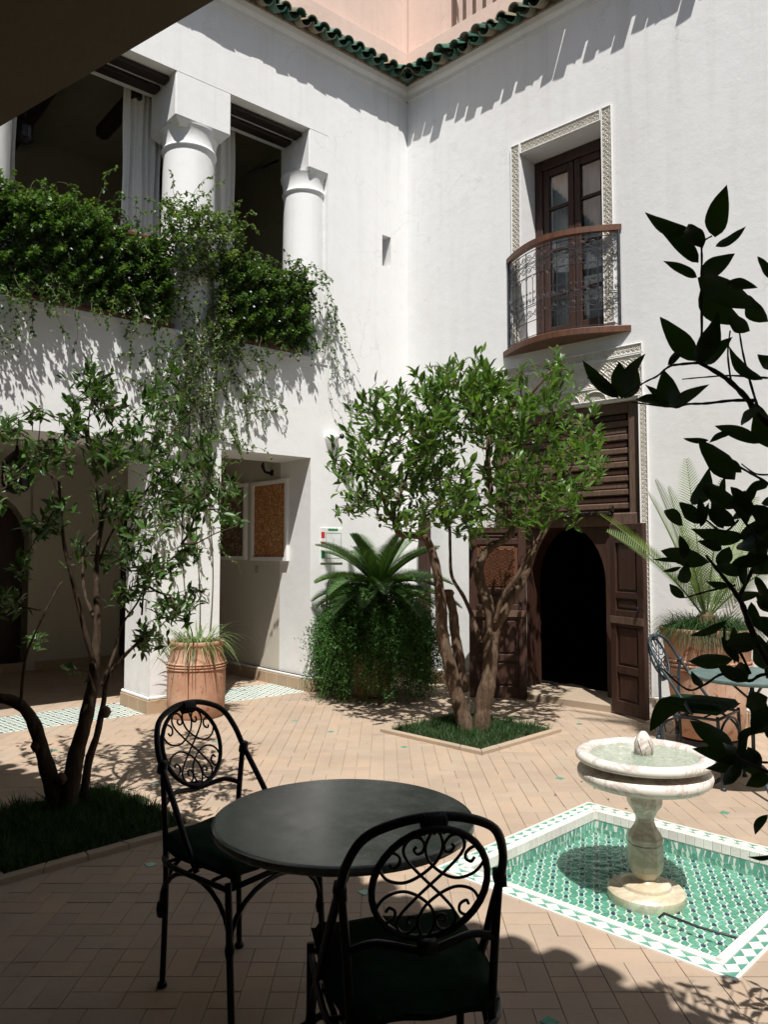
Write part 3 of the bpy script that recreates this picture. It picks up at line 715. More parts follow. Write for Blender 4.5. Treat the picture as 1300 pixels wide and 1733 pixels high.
# ---- timber portal
BK = -.10
m_ = MB(FB)
m_.cbox(RS0+.002,RS0+.13,BK-.1,BK+.05,1.86,RZ1-.002,.01); m_.cbox(RS1-.14,RS1-.002,BK-.1,BK+.05,1.86,RZ1-.002,.01)
m_.cbox(RS0+.13,RS1-.14,BK-.1,BK+.045,2.94,RZ1-.002,.01); m_.cbox(RS0+.002,RS1-.002,BK-.1,BK+.07,1.80,1.93,.012)
m_.build('portal_frame', M['wood_grey'], wb)
m_ = MB(FB); m_.box(RS0,RS1,BK-.14,BK-.03,1.8,3.05); ub = m_.build('over_door_board', M['wood'], wb)
z = 1.97
for k in range(7):
    m_ = MB(FB); m_.cbox(RS0+.13,RS1-.14,BK-.03,BK+.02,z,z+.062,.010); m_.build('slat', M['wood_grey'], ub)
    m_ = MB(FB); m_.cbox(RS0+.16,RS1-.17,BK-.03,BK+.004,z+.07,z+.128,.008); m_.build('panel', M['wood_grey'] if k%2 else M['wood'], ub)
    z += .139
# shed-roof like hood bar over the opening
m_ = MB(FB); m_.cbox(RS0+.15,RS1-.30,BK+.07,BK+.13,1.90,1.95,.012); m_.tube([(RS1-.32,BK+.10,1.97),(RS1-.29,BK+.10,1.97)], .035, 8); m_.build('hood_bar', M['beam'], wb)
# wall around arched opening
m_ = MB(FB)
arch = [(DS0,0),(DS0,1.18)]+[((DS0+DS1)/2-(DS1-DS0)/2*math.cos(a), 1.22+.60*math.sin(a)) for a in [math.pi*i/16 for i in range(17)]]+[(DS1,1.18),(DS1,0)]
n1 = BK+.02
for k in range(len(arch)-1):
    p, q = arch[k], arch[k+1]
    m_.add([(p[0],n1,p[1]),(q[0],n1,q[1]),(q[0],n1-.28,q[1]),(p[0],n1-.28,p[1])],[(0,1,2,3)])
    if p[1]>1.1 and q[1]>1.1 and q[0]>p[0]: m_.add([(p[0],n1,p[1]),(q[0],n1,q[1]),(q[0],n1,1.84),(p[0],n1,1.84)],[(0,1,2,3)])
m_.box(RS0,DS0-.0005,n1-.28,n1,0,1.84); m_.box(DS1+.0005,RS1,n1-.28,n1,0,1.84)
m_.build('arch_surround', M['wood'], wb)
# mosaic panel beside the door
b = MB(FB); b.box(DS0-.11,DS0-.004,n1+.001,n1+.008,.16,1.36); mp_ = b.build('mosaic_panel', M['stucco'], wb)
b = MB(FB)
for j in range(16):
    for i in range(2):
        x = DS0-.098+i*.042; z = .20+j*.062
        b.prism([(x+.004,z+.02),(x+.012,z+.006),(x+.028,z+.006),(x+.037,z+.02),(x+.037,z+.038),(x+.028,z+.052),(x+.012,z+.052),(x+.004,z+.038)], n1+.008, n1+.011, Frame(C0, dB, UZ, nB))
for j in range(3): b.prism([(DS0-.10+j*.03,1.26),(DS0-.075+j*.03,1.26),(DS0-.0875+j*.03,1.34)], n1+.008, n1+.011, Frame(C0, dB, UZ, nB))
b.prism([(DS0-.11,.162),(DS0-.006,.162),(DS0-.006,.175),(DS0-.11,.175)], n1+.008, n1+.011, Frame(C0, dB, UZ, nB))
b.prism([(DS0-.11,1.215),(DS0-.006,1.215),(DS0-.006,1.235),(DS0-.11,1.235)], n1+.008, n1+.011, Frame(C0, dB, UZ, nB))
b.build('mosaic_tiles', M['bulb'], mp_, kind='stuff')
# step
b = MB(FB); b.cbox(RS0+.12,RS1-.02,BK-.3,.26,-.02,.075,.012); b.build('step', M['kerb'], wb)
# dark room behind
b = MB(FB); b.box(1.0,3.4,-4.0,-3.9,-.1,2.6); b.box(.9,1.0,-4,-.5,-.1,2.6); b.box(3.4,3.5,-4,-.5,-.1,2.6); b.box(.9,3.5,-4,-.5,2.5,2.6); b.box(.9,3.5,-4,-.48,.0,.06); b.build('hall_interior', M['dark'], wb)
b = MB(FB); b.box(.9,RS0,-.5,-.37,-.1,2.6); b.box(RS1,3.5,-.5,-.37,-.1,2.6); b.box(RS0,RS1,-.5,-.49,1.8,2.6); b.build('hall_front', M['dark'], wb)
# ---- door leaves (open, standing towards the court)
def leaf(p0, p1, mat, carved):
    fr = Frame(V(p0[0],p0[1],0), V(p1[0]-p0[0],p1[1]-p0[1],0).normalized(), None or V(0,0,0)); 
def door_leaf(p0, p1, carved):
    ex = V(p1[0]-p0[0], p1[1]-p0[1], 0); L = ex.length; ex = ex.normalized(); ey = V(ex.y, -ex.x, 0)
    if ey.y > 0: ey = -ey
    fr = Frame(V(p0[0],p0[1],0), ex, ey); b = MB(fr); st = .085
    z0, z1 = .02, 1.80
    b.cbox(0,st,-.025,.025,z0,z1,.004); b.cbox(L-st,L,-.025,.025,z0,z1,.004)
    rails = [(z0,.14),(.40,.47),(.84,.99),(1.10,1.16),(1.62,1.68),(1.74,z1)]
    for a, c in rails: b.cbox(st,L-st,-.024,.024,a,c,.004)
    o = b.build('door_leaf', M['wood'], wb)
    for a, c, m in ((.14,.40,'wood'),(.47,.84,'wood'),(.99,1.10,'wood'),(1.16,1.62,'carve'),(1.68,1.74,'wood')):
        q = MB(fr); q.box(st,L-st,-.008,.004,a,c); q.cbox(st+.03,L-st-.03,.004,.014,a+.02,c-.02,.006); pn = q.build('panel', M['wood'] if m=='wood' or not carved else M['wood_rail'], o)
    if carved:
        q = MB(fr); carve(q, st+.05, L-st-.05, 1.20, 1.58, .075, .014, .006, fr); q.build('carving', M['wood_rail'], o, kind='stuff')
    q = MB(fr); q.cbox(.0,L,.026,.034,.86,.93,.003); q.build('iron_band' if not carved else 'lock_rail', M['wood_grey'], o)
    q = MB(fr); xk = .06 if carved else L-.06; q.tube([(xk,.03,1.02),(xk,.05,1.02)], .012, 8); q.tube([(xk+.02*math.cos(t),.05,1.0+.02*math.sin(t)) for t in [k*.7 for k in range(9)]], .004, 5, closed=True); q.build('knocker', M['iron'], o, smooth=True)
door_leaf((1.495, 8.17), (.90, 8.22), True)
door_leaf((2.20, 7.50), (2.375, 7.06), False)
# ---- french window in the opening
WN = -.33; W0, W1, Z0, Z1 = 1.70, 2.68, 3.84, 6.0
b = MB(FB); b.cbox(W0,W0+.10,WN-.05,WN+.05,Z0,Z1,.008); b.cbox(W1-.10,W1,WN-.05,WN+.05,Z0,Z1,.008); b.cbox(W0+.10,W1-.10,WN-.05,WN+.05,Z1-.12,Z1,.008); b.cbox(W0+.1,W1-.1,WN-.05,WN+.05,Z0,Z0+.04,.006)
wf = b.build('window', M['wood'], wb)
mid = (W0+W1)/2
for (a, c) in ((W0+.10, mid-.002), (mid+.002, W1-.10)):
    b = MB(FB); st = .075
    b.cbox(a+.002,a+st,WN-.025,WN+.03,Z0+.04,Z1-.122,.006); b.cbox(c-st,c-.002,WN-.025,WN+.03,Z0+.04,Z1-.122,.006)
    bars = [Z0+.04+.02, 4.62, 5.18, Z1-.20]
    b.cbox(a+st,c-st,WN-.025,WN+.028,Z0+.042,Z0+.22,.006); b.cbox(a+st,c-st,WN-.025,WN+.028,Z1-.20,Z1-.124,.006)
    for z in (4.42,4.93,5.42): b.cbox(a+st,c-st,WN-.02,WN+.02,z-.018,z+.018,.005)
    cs = b.build('casement', M['wood'], wf)
    zz = [Z0+.22,4.402,4.438,4.912,4.948,5.402,5.438,Z1-.20]
    for k in range(0,8,2):
        b = MB(FB); b.box(a+st,c-st,WN-.004,WN+.001,zz[k],zz[k+1]); b.build('pane', M['glass'], cs)
b = MB(FB); b.tube([(mid,WN+.03,4.86),(mid,WN+.06,4.86),(mid-.10,WN+.06,4.85)], .008, 6); b.build('handle', M['iron'], wf)
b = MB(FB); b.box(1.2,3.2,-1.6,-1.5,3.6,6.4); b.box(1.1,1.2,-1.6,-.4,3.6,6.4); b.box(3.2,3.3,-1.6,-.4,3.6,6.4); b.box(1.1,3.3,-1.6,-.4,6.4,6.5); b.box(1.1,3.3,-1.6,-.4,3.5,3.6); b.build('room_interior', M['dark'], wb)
def curtain(fr, s0, s1, n, z0, z1, waves, amp, pinch=None, name='curtain'):
    b = MB(fr); nx = waves*8; nz = 14; vs = []
    rr = random.Random(int(s0*100)); ph = [rr.uniform(-.6,.6) for _ in range(nz+1)]
    for j in range(nz+1):
        z = z0+(z1-z0)*j/nz; t = 1-j/nz; k = 1 if not pinch else 1-(1-pinch)*math.sin(min(1,t)*math.pi*.5)**1.5
        for i in range(nx+1):
            u = i/nx; s = s0+(s1-s0)*(u*k if pinch and pinch>0 else u)
            vs.append((s+.006*math.sin(9*u+j), n+amp*(.55+.45*math.sin(i*.37))*math.sin(2*math.pi*waves*u+.15*j+.5*math.sin(3*u+j*.2)), z))
    b.add(vs, [(j*(nx+1)+i, j*(nx+1)+i+1, (j+1)*(nx+1)+i+1, (j+1)*(nx+1)+i) for j in range(nz) for i in range(nx)])
    return b
# ---- balcony
BS0, BS1 = 1.44, 2.97
def arc(s0, s1, bulge, k=20, n0=0.0):
    return [(s0+(s1-s0)*i/k, n0+bulge*math.sin(math.pi*i/k)**.95) for i in range(k+1)]
b = MB(FB); pl = [(x, max(.003,y)) for x, y in arc(BS0,BS1,.33,24)]; b.prism(pl, 3.735, 3.80, ch=.006); bal = b.build('balcony', M['wood_rail'], wb)
def along(path, t):          # point at arc parameter 0..1
    L = [0]
    for a, c in zip(path, path[1:]): L.append(L[-1]+math.hypot(c[0]-a[0], c[1]-a[1]))
    d = t*L[-1]
    for i in range(len(path)-1):
        if L[i+1] >= d-1e-9: k = (d-L[i])/(L[i+1]-L[i]); return (path[i][0]+(path[i+1][0]-path[i][0])*k, path[i][1]+(path[i+1][1]-path[i][1])*k)
rp = arc(1.53, 2.86, .26, 24, .015)
RLEN = sum(math.hypot(c[0]-a[0], c[1]-a[1]) for a, c in zip(rp, rp[1:]))
b = MB(FB)
hr = [(x, y) for x, y in rp]; o1 = [along([(x, y) for x, y in arc(1.50,2.89,.295,24,.01)], k/24) for k in range(25)]; o2 = [along(arc(1.57,2.82,.225,24,.01), k/24) for k in range(25)]
for k in range(24):
    vs = [(*o1[k],4.79),(*o1[k+1],4.79),(*o1[k+1],4.85),(*o1[k],4.85),(*o2[k],4.79),(*o2[k+1],4.79),(*o2[k+1],4.85),(*o2[k],4.85)]
    b.add(vs, [(0,1,2,3),(5,4,7,6),(3,2,6,7),(1,0,4,5)]+([(0,3,7,4)] if k==0 else [])+([(2,1,5,6)] if k==23 else []))
b.build('handrail', M['wood_rail'], bal)
def R3(t, z): x, y = along(rp, min(1,max(0,t))); return (x, y, z)
for t in (0.0, 1.0):
    b = MB(FB); b.tube([R3(t,3.80),R3(t,4.79)], .013, 6); b.build('post', M['iron_grey'], bal)
for z in (3.84,4.02,4.04,4.50,4.63,4.65,4.76) if False else (3.83,3.99,4.15,4.17,4.485,4.61,4.625,4.745):
    b = MB(FB); b.tube([R3(k/30,z) for k in range(31)], .0045, 4); b.build('rail', M['iron_grey'], bal)
NB = 7
for k in range(1, NB*1):
    b = MB(FB); b.tube([R3(k/NB,3.80),R3(k/NB,4.745)], .006, 5); b.build('bar', M['iron_grey'], bal)
def scroll(b, t, z, rad, sx, sz, turns=1.35, w=.004, tail=None):
    """spiral scroll in the curved plane of the railing; tail = offset of the starting point"""
    pts = []
    if tail: pts += [R3(t+(tail[0])*sx/RLEN, z+tail[1]*sz), R3(t+(tail[0]*.5+rad*.6)*sx/RLEN, z+(tail[1]*.75)*sz)]
    for i in range(15):
        a = i/14*turns*2*math.pi; r = rad*(1-.68*i/14); pts.append(R3(t+sx*(rad*0+r*math.cos(a))/RLEN, z+sz*r*math.sin(a)))
    b.tube(pts, w, 4)
for row, (zc, rad, up) in enumerate(((4.555,.036,-1),(4.68,.036,1),(4.075,.036,1),)):
    for k in range(0, NB+1):
        for sx in (-1, 1):
            t = (k/NB)+sx*.046/RLEN
            if t < 0 or t > 1: continue
            b = MB(FB); scroll(b, t, zc, rad, sx, up, tail=(.15-.0,-.045)); b.build('scroll', M['iron_grey'], bal)
for k in range(0, 26):
    t = (k+.5)/26; b = MB(FB)
    scroll(b, t, 4.225, .021, 1 if k%2 else -1, -1, 1.3, .003, tail=(.03,-.02)); b.build('scroll', M['iron_grey'], bal); b = MB(FB); scroll(b, t, 4.20, .018, -1 if k%2 else 1, 1, 1.2, .003); b.build('scroll', M['iron_grey'], bal); b = MB(FB)
    scroll(b, t, 4.30, .016, 1, -1, 1.2, .003, tail=(.03,.0)); b.build('scroll', M['iron_grey'], bal)
for k in range(NB*2):                       # little arcade of arches below the upper scrolls
    t0, t1 = k/(NB*2), (k+1)/(NB*2); b = MB(FB)
    b.tube([R3(t0,4.36)]+[R3(t0+(t1-t0)*(.5-.5*math.cos(a)), 4.43+.05*math.sin(a)) for a in [math.pi*i/8 for i in range(9)]]+[R3(t1,4.36)], .0035, 4)
    if k%2: b.tube([R3(t0,4.43),R3(t0,4.17)], .004, 4)
    b.build('arch_bar', M['iron_grey'], bal)

# ================================================================== EAVES and PINK TERRACE
def tile_mesh(conc):
    b = MB(); L, r0, r1, seg = .34, .078, .064, 8; vs = []
    for (y, r) in ((0, r0 if not conc else r1+.008), (L, r1 if not conc else r0)):
        r = r*1.16 if conc else (.070 if y == 0 else .086)
        for rr in (r, r-.014):
            for k in range(seg+1):
                a = math.pi*k/seg; z = math.sin(a)*rr*(.95); x = math.cos(a)*rr
                vs.append((x, y, z if not conc else -z))
    m = seg+1; fs = []
    for k in range(seg):
        fs += [(k,k+1,2*m+k+1,2*m+k),(m+k+1,m+k,3*m+k,3*m+k+1),(k+1,k,m+k,m+k+1),(2*m+k,2*m+k+1,3*m+k+1,3*m+k)]
    fs += [(0,2*m,3*m,m),(seg,m+seg,3*m+seg,2*m+seg)]
    b.add(vs, fs); return b
cover = pan = None
PIT = .172
rr = random.Random(5)
for fr, own, smax in ((FA, wa, 5.2), (FB, wb, 6.6)):
    ez = fr.y
    for course in range(2):
        for k in range(int(smax/PIT)):
            s = .10+k*PIT+rr.uniform(-.008,.008)
            if fr is FB and k == 13 and course == 0: s += .012
            for conc in (0, 1):
                if fr is FB and conc and course == 0 and k == 13: continue
                if k == 0 and conc and course == 0 and fr is FB: continue
                src = pan if conc else cover
                if src is None:
                    o = tile_mesh(conc).build('roof_tile', M['tgreen'], own, smooth=True, angle=40)
                    if conc: pan = o
                    else: cover = o
                else:
                    o = src.copy(); COL.objects.link(o); o.parent = own; o.matrix_parent_inverse = pinv(own)
                nn = (.245 if fr is FA else .29)-course*.155+rr.uniform(-.012,.012)-((-.004 if fr is FA else rr.uniform(.0,.075)) if conc else 0); zz = 7.475+course*.09+(.015 if not conc else .01)
                o.location = fr(s+(PIT/2 if conc else 0)+(rr.uniform(-.012,.012) if fr is FB else 0), nn+(rr.uniform(-.03,.02) if fr is FB else 0), zz)
                d = -fr.y; o.rotation_euler = (math.radians(24+rr.uniform(-2,2)), 0, math.atan2(d.y, d.x)-math.pi/2+rr.uniform(-.07,.07))
# corner valley tile
bis = (nA+nB).normalized(); o = cover.copy(); COL.objects.link(o); o.parent = wa; o.matrix_parent_inverse = pinv(wa)
p = C0+bis*.37; o.location = (p.x,p.y,7.46); o.rotation_euler = (math.radians(22),0,math.atan2(-bis.y,-bis.x)-math.pi/2)
o = pan.copy(); COL.objects.link(o); o.parent = wa; o.matrix_parent_inverse = pinv(wa); p = C0+bis*.36; o.location=(p.x,p.y,7.47); o.rotation_euler=(math.radians(22),0,math.atan2(-bis.y,-bis.x)-math.pi/2)
# mortar bed under tiles
for fr, own, smax in ((FA, wa, 9.5), (FB, wb, 7.5)):
    b = MB(Frame(C0, fr.y, UZ, fr.x)); b.prism([(.10,7.455),(.10,7.51),(-.3,7.72),(-.3,7.455)], .0, smax); b.build('tile_bed', M['clayroof'], own)
pk = thing('pink_terrace_wall', 'salmon pink parapet walls of the roof terrace above the green eaves', 'wall', C0+UZ*7.6)
b = MB(FA); b.cbox(-.3,9.5,-.30,-.04,7.5,8.00,.008); b.box(-.3,9.5,-.42,-.14,8.0,10.4); b.build('parapet', M['pink'], pk)
b = MB(FB); b.cbox(-.04,7.5,-.30,-.04,7.5,8.00,.008); b.box(-.1,.52,-.42,-.14,8.0,10.4); b.build('parapet', M['pink'], pk)
b = MB(FB); b.box(-3,7.5,-2.0,-1.8,7.5,13); b.build('rear_wall', M['pink'], pk)
rl = thing('terrace_balustrade', 'row of thin brown posts on the pink parapet at the top edge of the photo', 'railing', FB(.9,-.2,8))
for k in range(40):
    b = MB(FB); s = .62+k*.15; b.cbox(s,s+.035,-.20,-.165,8.001,9.0,.004); b.build('post', M['wood_grey'], rl)
b = MB(FB); b.cbox(.52,7.4,-.22,-.14,9.0,9.06,.01); b.build('handrail', M['wood_grey'], rl)

# ================================================================== the side we stand on: low gallery, right wing (outside the frame, they shade and close the court)
near = thing('near_gallery', 'dark shaded underside of the gallery roof overhanging the near side of the courtyard', 'ceiling', (0,0,3.2))
edge = [(-6.2,6.24),(-1.5255,2.983),(-.516,2.279),(.96,.93),(2.2,-.42),(4.2,-2.6)]
# position of the lip chosen so that its line passes where the photo shows it
e0 = PX(-160, 307, 3.9)
poly = [(x,y) for x,y in edge]+[(4.2,-4.5),(-7.5,-4.5),(-7.5,6.45)]
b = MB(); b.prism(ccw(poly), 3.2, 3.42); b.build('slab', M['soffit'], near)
for (x0,y0),(x1,y1) in zip(edge[:-1], edge[1:]):
    L = math.hypot(x1-x0,y1-y0); k = int(L/.178); ax = (x1-x0)/L; ay = (y1-y0)/L; nx, ny = -ay, ax
    if ny < 0: nx, ny = -nx, -ny
    fe = Frame(V(x0,y0,0), V(ax,ay,0), V(nx,ny,0)); b = MB(fe); b.box(-.05,L+.05,-.75,-.36,3.421,3.92); b.build('parapet', M['soffit'], near)  # unseen parapet added to raise the tiles so their shadow edge scallops
    for i in range(k):
        t = (i+.5)/k; o = cover.copy(); COL.objects.link(o); o.parent = near; o.matrix_parent_inverse = pinv(near); jj = rr.uniform(-.03,.03)
        o.location = fe(L*t, -.15+jj, 3.90); o.rotation_euler = (math.radians(18),0,math.atan2(-ny,-nx)-math.pi/2+rr.uniform(-.05,.05))
        o = pan.copy(); COL.objects.link(o); o.parent = near; o.matrix_parent_inverse = pinv(near)
        o.location = fe(L*t+.089, -.24, 3.91); o.rotation_euler = (math.radians(18),0,math.atan2(-ny,-nx)-math.pi/2)
rw = thing('right_wing', 'plain wall closing the courtyard outside the frame on the right', 'wall', (5,2,0))
b = MB(FA); b.box(-4.8,7.5,10.0,10.3,-.2,7.4); b.build('wall', M['plaster_in'], rw)
bw = thing('near_wall', 'plain plaster wall behind the viewer under the low gallery', 'wall', (0,-2.5,0))
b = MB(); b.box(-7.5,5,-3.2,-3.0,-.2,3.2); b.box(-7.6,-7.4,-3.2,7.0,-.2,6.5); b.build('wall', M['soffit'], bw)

# ================================================================== FURNITURE
def chair(label, group, iron='iron'):
    I = M[iron]; root = thing('garden_chair', label, 'chair', (0,0,0), group); fr = WORLD
    def T(name, pts, r, seg=8, par=root, closed=False):
        b = MB(); b.tube(pts, r, seg, closed=closed); return b.build(name, I, par, smooth=True)
    def smoothp(pts, n=6):
        out = []; P = [Vector(p) for p in pts]
        for i in range(len(P)-1):
            p0, p1, p2, p3 = P[max(0,i-1)], P[i], P[i+1], P[min(len(P)-1,i+2)]
            for k in range(n):
                t = k/n; out.append(tuple(.5*((2*p1)+(-p0+p2)*t+(2*p0-5*p1+4*p2-p3)*t*t+(-p0+3*p1-3*p2+p3)*t**3)))
        out.append(tuple(P[-1])); return out
    # legs: y forward
    for sx in (-1,1):
        l = T('leg', smoothp([(sx*.215,.235,0),(sx*.21,.215,.25),(sx*.21,.205,.46)]), .0115)
        b = MB(); b.lathe([(.014,0),(.018,.004),(.018,.012),(.012,.02)], (sx*.215,.235,0), 10); b.build('foot', I, l, smooth=True)
        l = T('leg', smoothp([(sx*.175,-.180,0),(sx*.168,-.178,.26),(sx*.163,-.185,.42),(sx*.172,-.185,.6),(sx*.186,-.182,.765)]), .0105)
        b = MB(); b.lathe([(.014,0),(.018,.004),(.018,.012),(.012,.02)], (sx*.175,-.180,0), 10); b.build('foot', I, l, smooth=True)
        b = MB(); b.tube([(sx*.188,-.190,.735),(sx*.187,-.180,.755),(sx*.186,-.172,.775)], [.014,.018,.014], 8); b.build('collar', I, root, smooth=True)
    # hoop = arms + back in one bent tube
    half = [(.208,.045,.455),(.205,-.02,.54),(.197,-.10,.65),(.189,-.182,.757),(.179,-.225,.83),(.146,-.262,.896),(.076,-.282,.930),(0,-.288,.940)]
    T('hoop', smoothp(half+[(-x,y,z) for x,y,z in half[-2::-1]], 5), .0107)
    # crossbar bowed between the rear legs
    T('crossbar', smoothp([(-.172,-.184,.622),(-.11,-.205,.645),(0,-.226,.63),(.11,-.205,.645),(.172,-.184,.622)], 5), .009)
    # seat frame (round at the back)
    sf = [(.21,.205,.440),(.212,.0,.440),(.20,-.13,.44),(.15,-.205,.44),(.07,-.235,.44),(0,-.243,.44)]
    full = sf+[(-x,y,z) for x,y,z in sf[-2::-1]]
    T('seat_frame', smoothp(full, 5)+[(.21,.205,.44)], .0095)
    for y in (-.12,.0,.12): T('seat_bar', [(-.205,y,.447),(.205,y,.447)], .006, 6)
    # arched braces
    def brace(a, c, ztop=.425, zb=.25):
        pts = []
        for k in range(13):
            t = math.pi*k/12; u = .5-.5*math.cos(t); pts.append((a[0]+(c[0]-a[0])*u, a[1]+(c[1]-a[1])*u, zb+(ztop-zb)*math.sin(t)**.8))
        o = T('brace', pts, .0085, 7)
        for p in (pts[0], pts[-1]):
            b = MB(); b.tube([(p[0],p[1],p[2]-.02),(p[0],p[1],p[2]+.005),(p[0],p[1],p[2]+.03)], [.012,.016,.012], 8); b.build('collar', I, o, smooth=True)
    brace((-.208,.212),(.208,.212)); brace((.208,.212),(.168,-.20)); brace((-.208,.212),(-.168,-.20)); brace((-.168,-.205),(.168,-.205))
    # medallion
    O = V(0,-.257,.784); ez = V(0,-.055,.145); ez = ez.normalized(); A_, B_ = .130, .146
    def Q(u, v, d=0): p = O+V(1,0,0)*(u*A_)+ez*(v*B_); return (p.x, p.y+d, p.z)
    med = T('medallion', [Q(math.cos(t),math.sin(t)) for t in [2*math.pi*k/32 for k in range(32)]], .0082, closed=True)
    def spiral(cx, cy, r, a0, turns, n=12): return [(cx+r*(1-.62*k/n)*math.cos(a0+turns*2*math.pi*k/n), cy+r*(1-.62*k/n)*math.sin(a0+turns*2*math.pi*k/n)) for k in range(n+1)]
    diag = [(0,0),(.22,.22),(.46,.5),(.52,.70),(.42,.86),(.26,.86),(.17,.72),(.20,.60),(.29,.58),(.34,.66),(.30,.71)]
    for sx in (-1,1):
        pts = [(-x*sx,-y) for x,y in diag[::-1]][:-1]+[(x*sx,y) for x,y in diag]
        T('scroll', smoothp([Q(x,y) for x,y in pts], 4), .0037, 5, med)
        for sy in (-1,1):
            c = [(-.06,.95),(-.14,.72),(-.10,.5),(.03,.32),(.26,.15),(.5,.08),(.76,.16),(.9,.36),(.88,.55),(.72,.64),(.58,.55),(.58,.42),(.68,.36),(.73,.43)]
            T('scroll', smoothp([Q(x*sx,y*sy,.002*sx) for x,y in c], 4), .0037, 5, med)
    b = MB(); b.tube([(-.03,-.287,.929),(-.02,-.287,.930),(.02,-.287,.930),(.03,-.287,.929)], [.014,.020,.020,.014], 8)
    for k in range(5): b.tube([(-.022+.011*k,-.287+.019*math.cos(t),.925+.022*math.sin(t)) for t in [x*.6 for x in range(11)]], .0035, 4)
    b.build('binding', I, root, smooth=True)
    b = MB(); b.tube([(-.02,-.232,.640),(.02,-.232,.640)], [.018,.018], 8); b.build('binding', I, root, smooth=True)
    # cushion
    vs = []; nx, ny = 16, 16
    def outline(u, v):   # u,v in -1..1
        x = u*.217*(1-.0*v); y = v*.222
        if v < 0: x = u*.217*math.sqrt(max(0,1-(abs(v)**2.6)*.45)); 
        return x, y+.0
    for top in (1, 0):
        for j in range(ny+1):
            for i in range(nx+1):
                u = -1+2*i/nx; v = -1+2*j/ny; x, y = outline(u, v); e = max(abs(u),abs(v)); hgt = (1-e**9)**.5
                z = .490+(.034*hgt+.006*math.cos(u*2)*math.cos(v*2))*(1 if top else -1)+.003*math.sin(7*u+3*v)
                if v < 0: y *= (1-.04*abs(u))
                vs.append((x*(1-.04*(1-hgt)), y, z))
    m = nx+1; off = (nx+1)*(ny+1); fs = []
    for j in range(ny):
        for i in range(nx):
            a = j*m+i; fs += [(a,a+1,a+m+1,a+m),(off+a+m,off+a+m+1,off+a+1,off+a)]
    for i in range(nx): fs += [(i+1,i,off+i,off+i+1),(ny*m+i,ny*m+i+1,off+ny*m+i+1,off+ny*m+i)]
    for j in range(ny): fs += [(j*m,(j+1)*m,off+(j+1)*m,off+j*m),((j+1)*m+nx,j*m+nx,off+j*m+nx,off+(j+1)*m+nx)]
    b = MB(); b.add(vs, fs); cu = b.build('cushion', M['cushion'], root, smooth=True)
    cu.data.materials[0] = M['cushion']
    return root
def ctree(o, parent=None):
    c = o.copy(); COL.objects.link(c)
    if parent: c.parent = parent
    for ch in [x for x in list(bpy.data.objects) if x.parent == o and x is not c]: ctree(ch, c)
    return c
GR = 'wrought iron chairs at the round tables'
ch1 = chair('black iron chair with scroll medallion back standing side-on to the left of the near table', GR)
ch3 = ctree(ch1); ch3['label'] = 'blue-grey iron chair with green cushion beside the large terracotta pot and far table'
ch2 = ctree(ch1); ch2['label'] = 'black iron chair seen from behind in front of the near table, nearest the viewer'
def setyaw(o, p, f): o.location = (p[0],p[1],0); o.rotation_euler = (0,0,math.atan2(f[1],f[0])-math.pi/2)
setyaw(ch1, (-.525,2.815), (.78,-.62)); setyaw(ch2, (.05,1.985), (-.198,.98)); setyaw(ch3, (2.14,5.36), (.75,-.66))
def recolor(o, m):
    for ch in [x for x in bpy.data.objects if x.parent == o]:
        if ch.name.split('.')[0] != 'cushion':
            ch.data = ch.data.copy(); ch.data.materials[0] = m; recolor(ch, m)
recolor(ch3, M['iron_blue'])
def table(p, label, top, iron):
    root = thing('round_table', label, 'table', (p[0],p[1],0), 'round pedestal tables')
    b = MB(); b.lathe([(.30,.712),(.372,.714),(.380,.720),(.382,.728),(.380,.737),(.374,.740),(.371,.7405),(.368,.7405),(.2,.7405)], (*p,0), 72); b.build('top', top, root, smooth=True, angle=50)
    b = MB(); b.lathe([(.012,.05),(.020,.06),(.020,.12),(.012,.14),(.012,.55),(.020,.57),(.022,.62),(.014,.64),(.014,.712)], (*p,0), 12); b.build('pedestal', iron, root, smooth=True)
    for k in range(3):
        a = .5+2*math.pi*k/3; pts = [(p[0]+r*math.cos(a), p[1]+r*math.sin(a), z) for r, z in ((.01,.16),(.08,.15),(.17,.08),(.24,.02),(.27,.012))]
        b = MB(); b.tube(pts, .011, 8); b.build('leg', iron, root, smooth=True)
        pts = [(p[0]+r*math.cos(a), p[1]+r*math.sin(a), z) for r, z in ((.012,.58),(.06,.62),(.14,.69),(.26,.712))]
        b = MB(); b.tube(pts, .008, 8); b.build('bracket', iron, root, smooth=True)
    return root
table((-.118,2.317), 'dark round slate table in the foreground shade between two black chairs', M['top'], M['iron'])
table((2.36,5.02), 'small blue-grey round table by the large terracotta pot on the right', M['top2'], M['iron_blue'])

# ================================================================== POTS
def pot(name, label, c, prof, rolls, parent=None):
    root = thing(name, label, 'plant pot', c)
    b = MB(); b.lathe(prof, c, 48); b.build('body', M['terra'], root, smooth=True, angle=50)
    for r, z, t in rolls:
        b = MB(); b.tube([(c[0]+r*math.cos(a), c[1]+r*math.sin(a), c[2]+z) for a in [2*math.pi*k/48 for k in range(48)]], t, 6, closed=True); b.build('roll', M['terra'], root, smooth=True)
    return root
P1 = (-1.775, 7.40, 0)
pot('terracotta_pot', 'tall stained terracotta pot of striped grass at the foot of the white pillar', P1,
    [(.245,0),(.26,.02),(.27,.20),(.27,.42),(.262,.52),(.248,.56),(.243,.64),(.255,.665),(.264,.68),(.26,.70),(.24,.702),(.225,.68),(.22,.62),(.02,.61)], [(.268,.50,.010),(.271,.475,.009),(.272,.45,.008)])
P2 = (2.60, 6.28, .07)
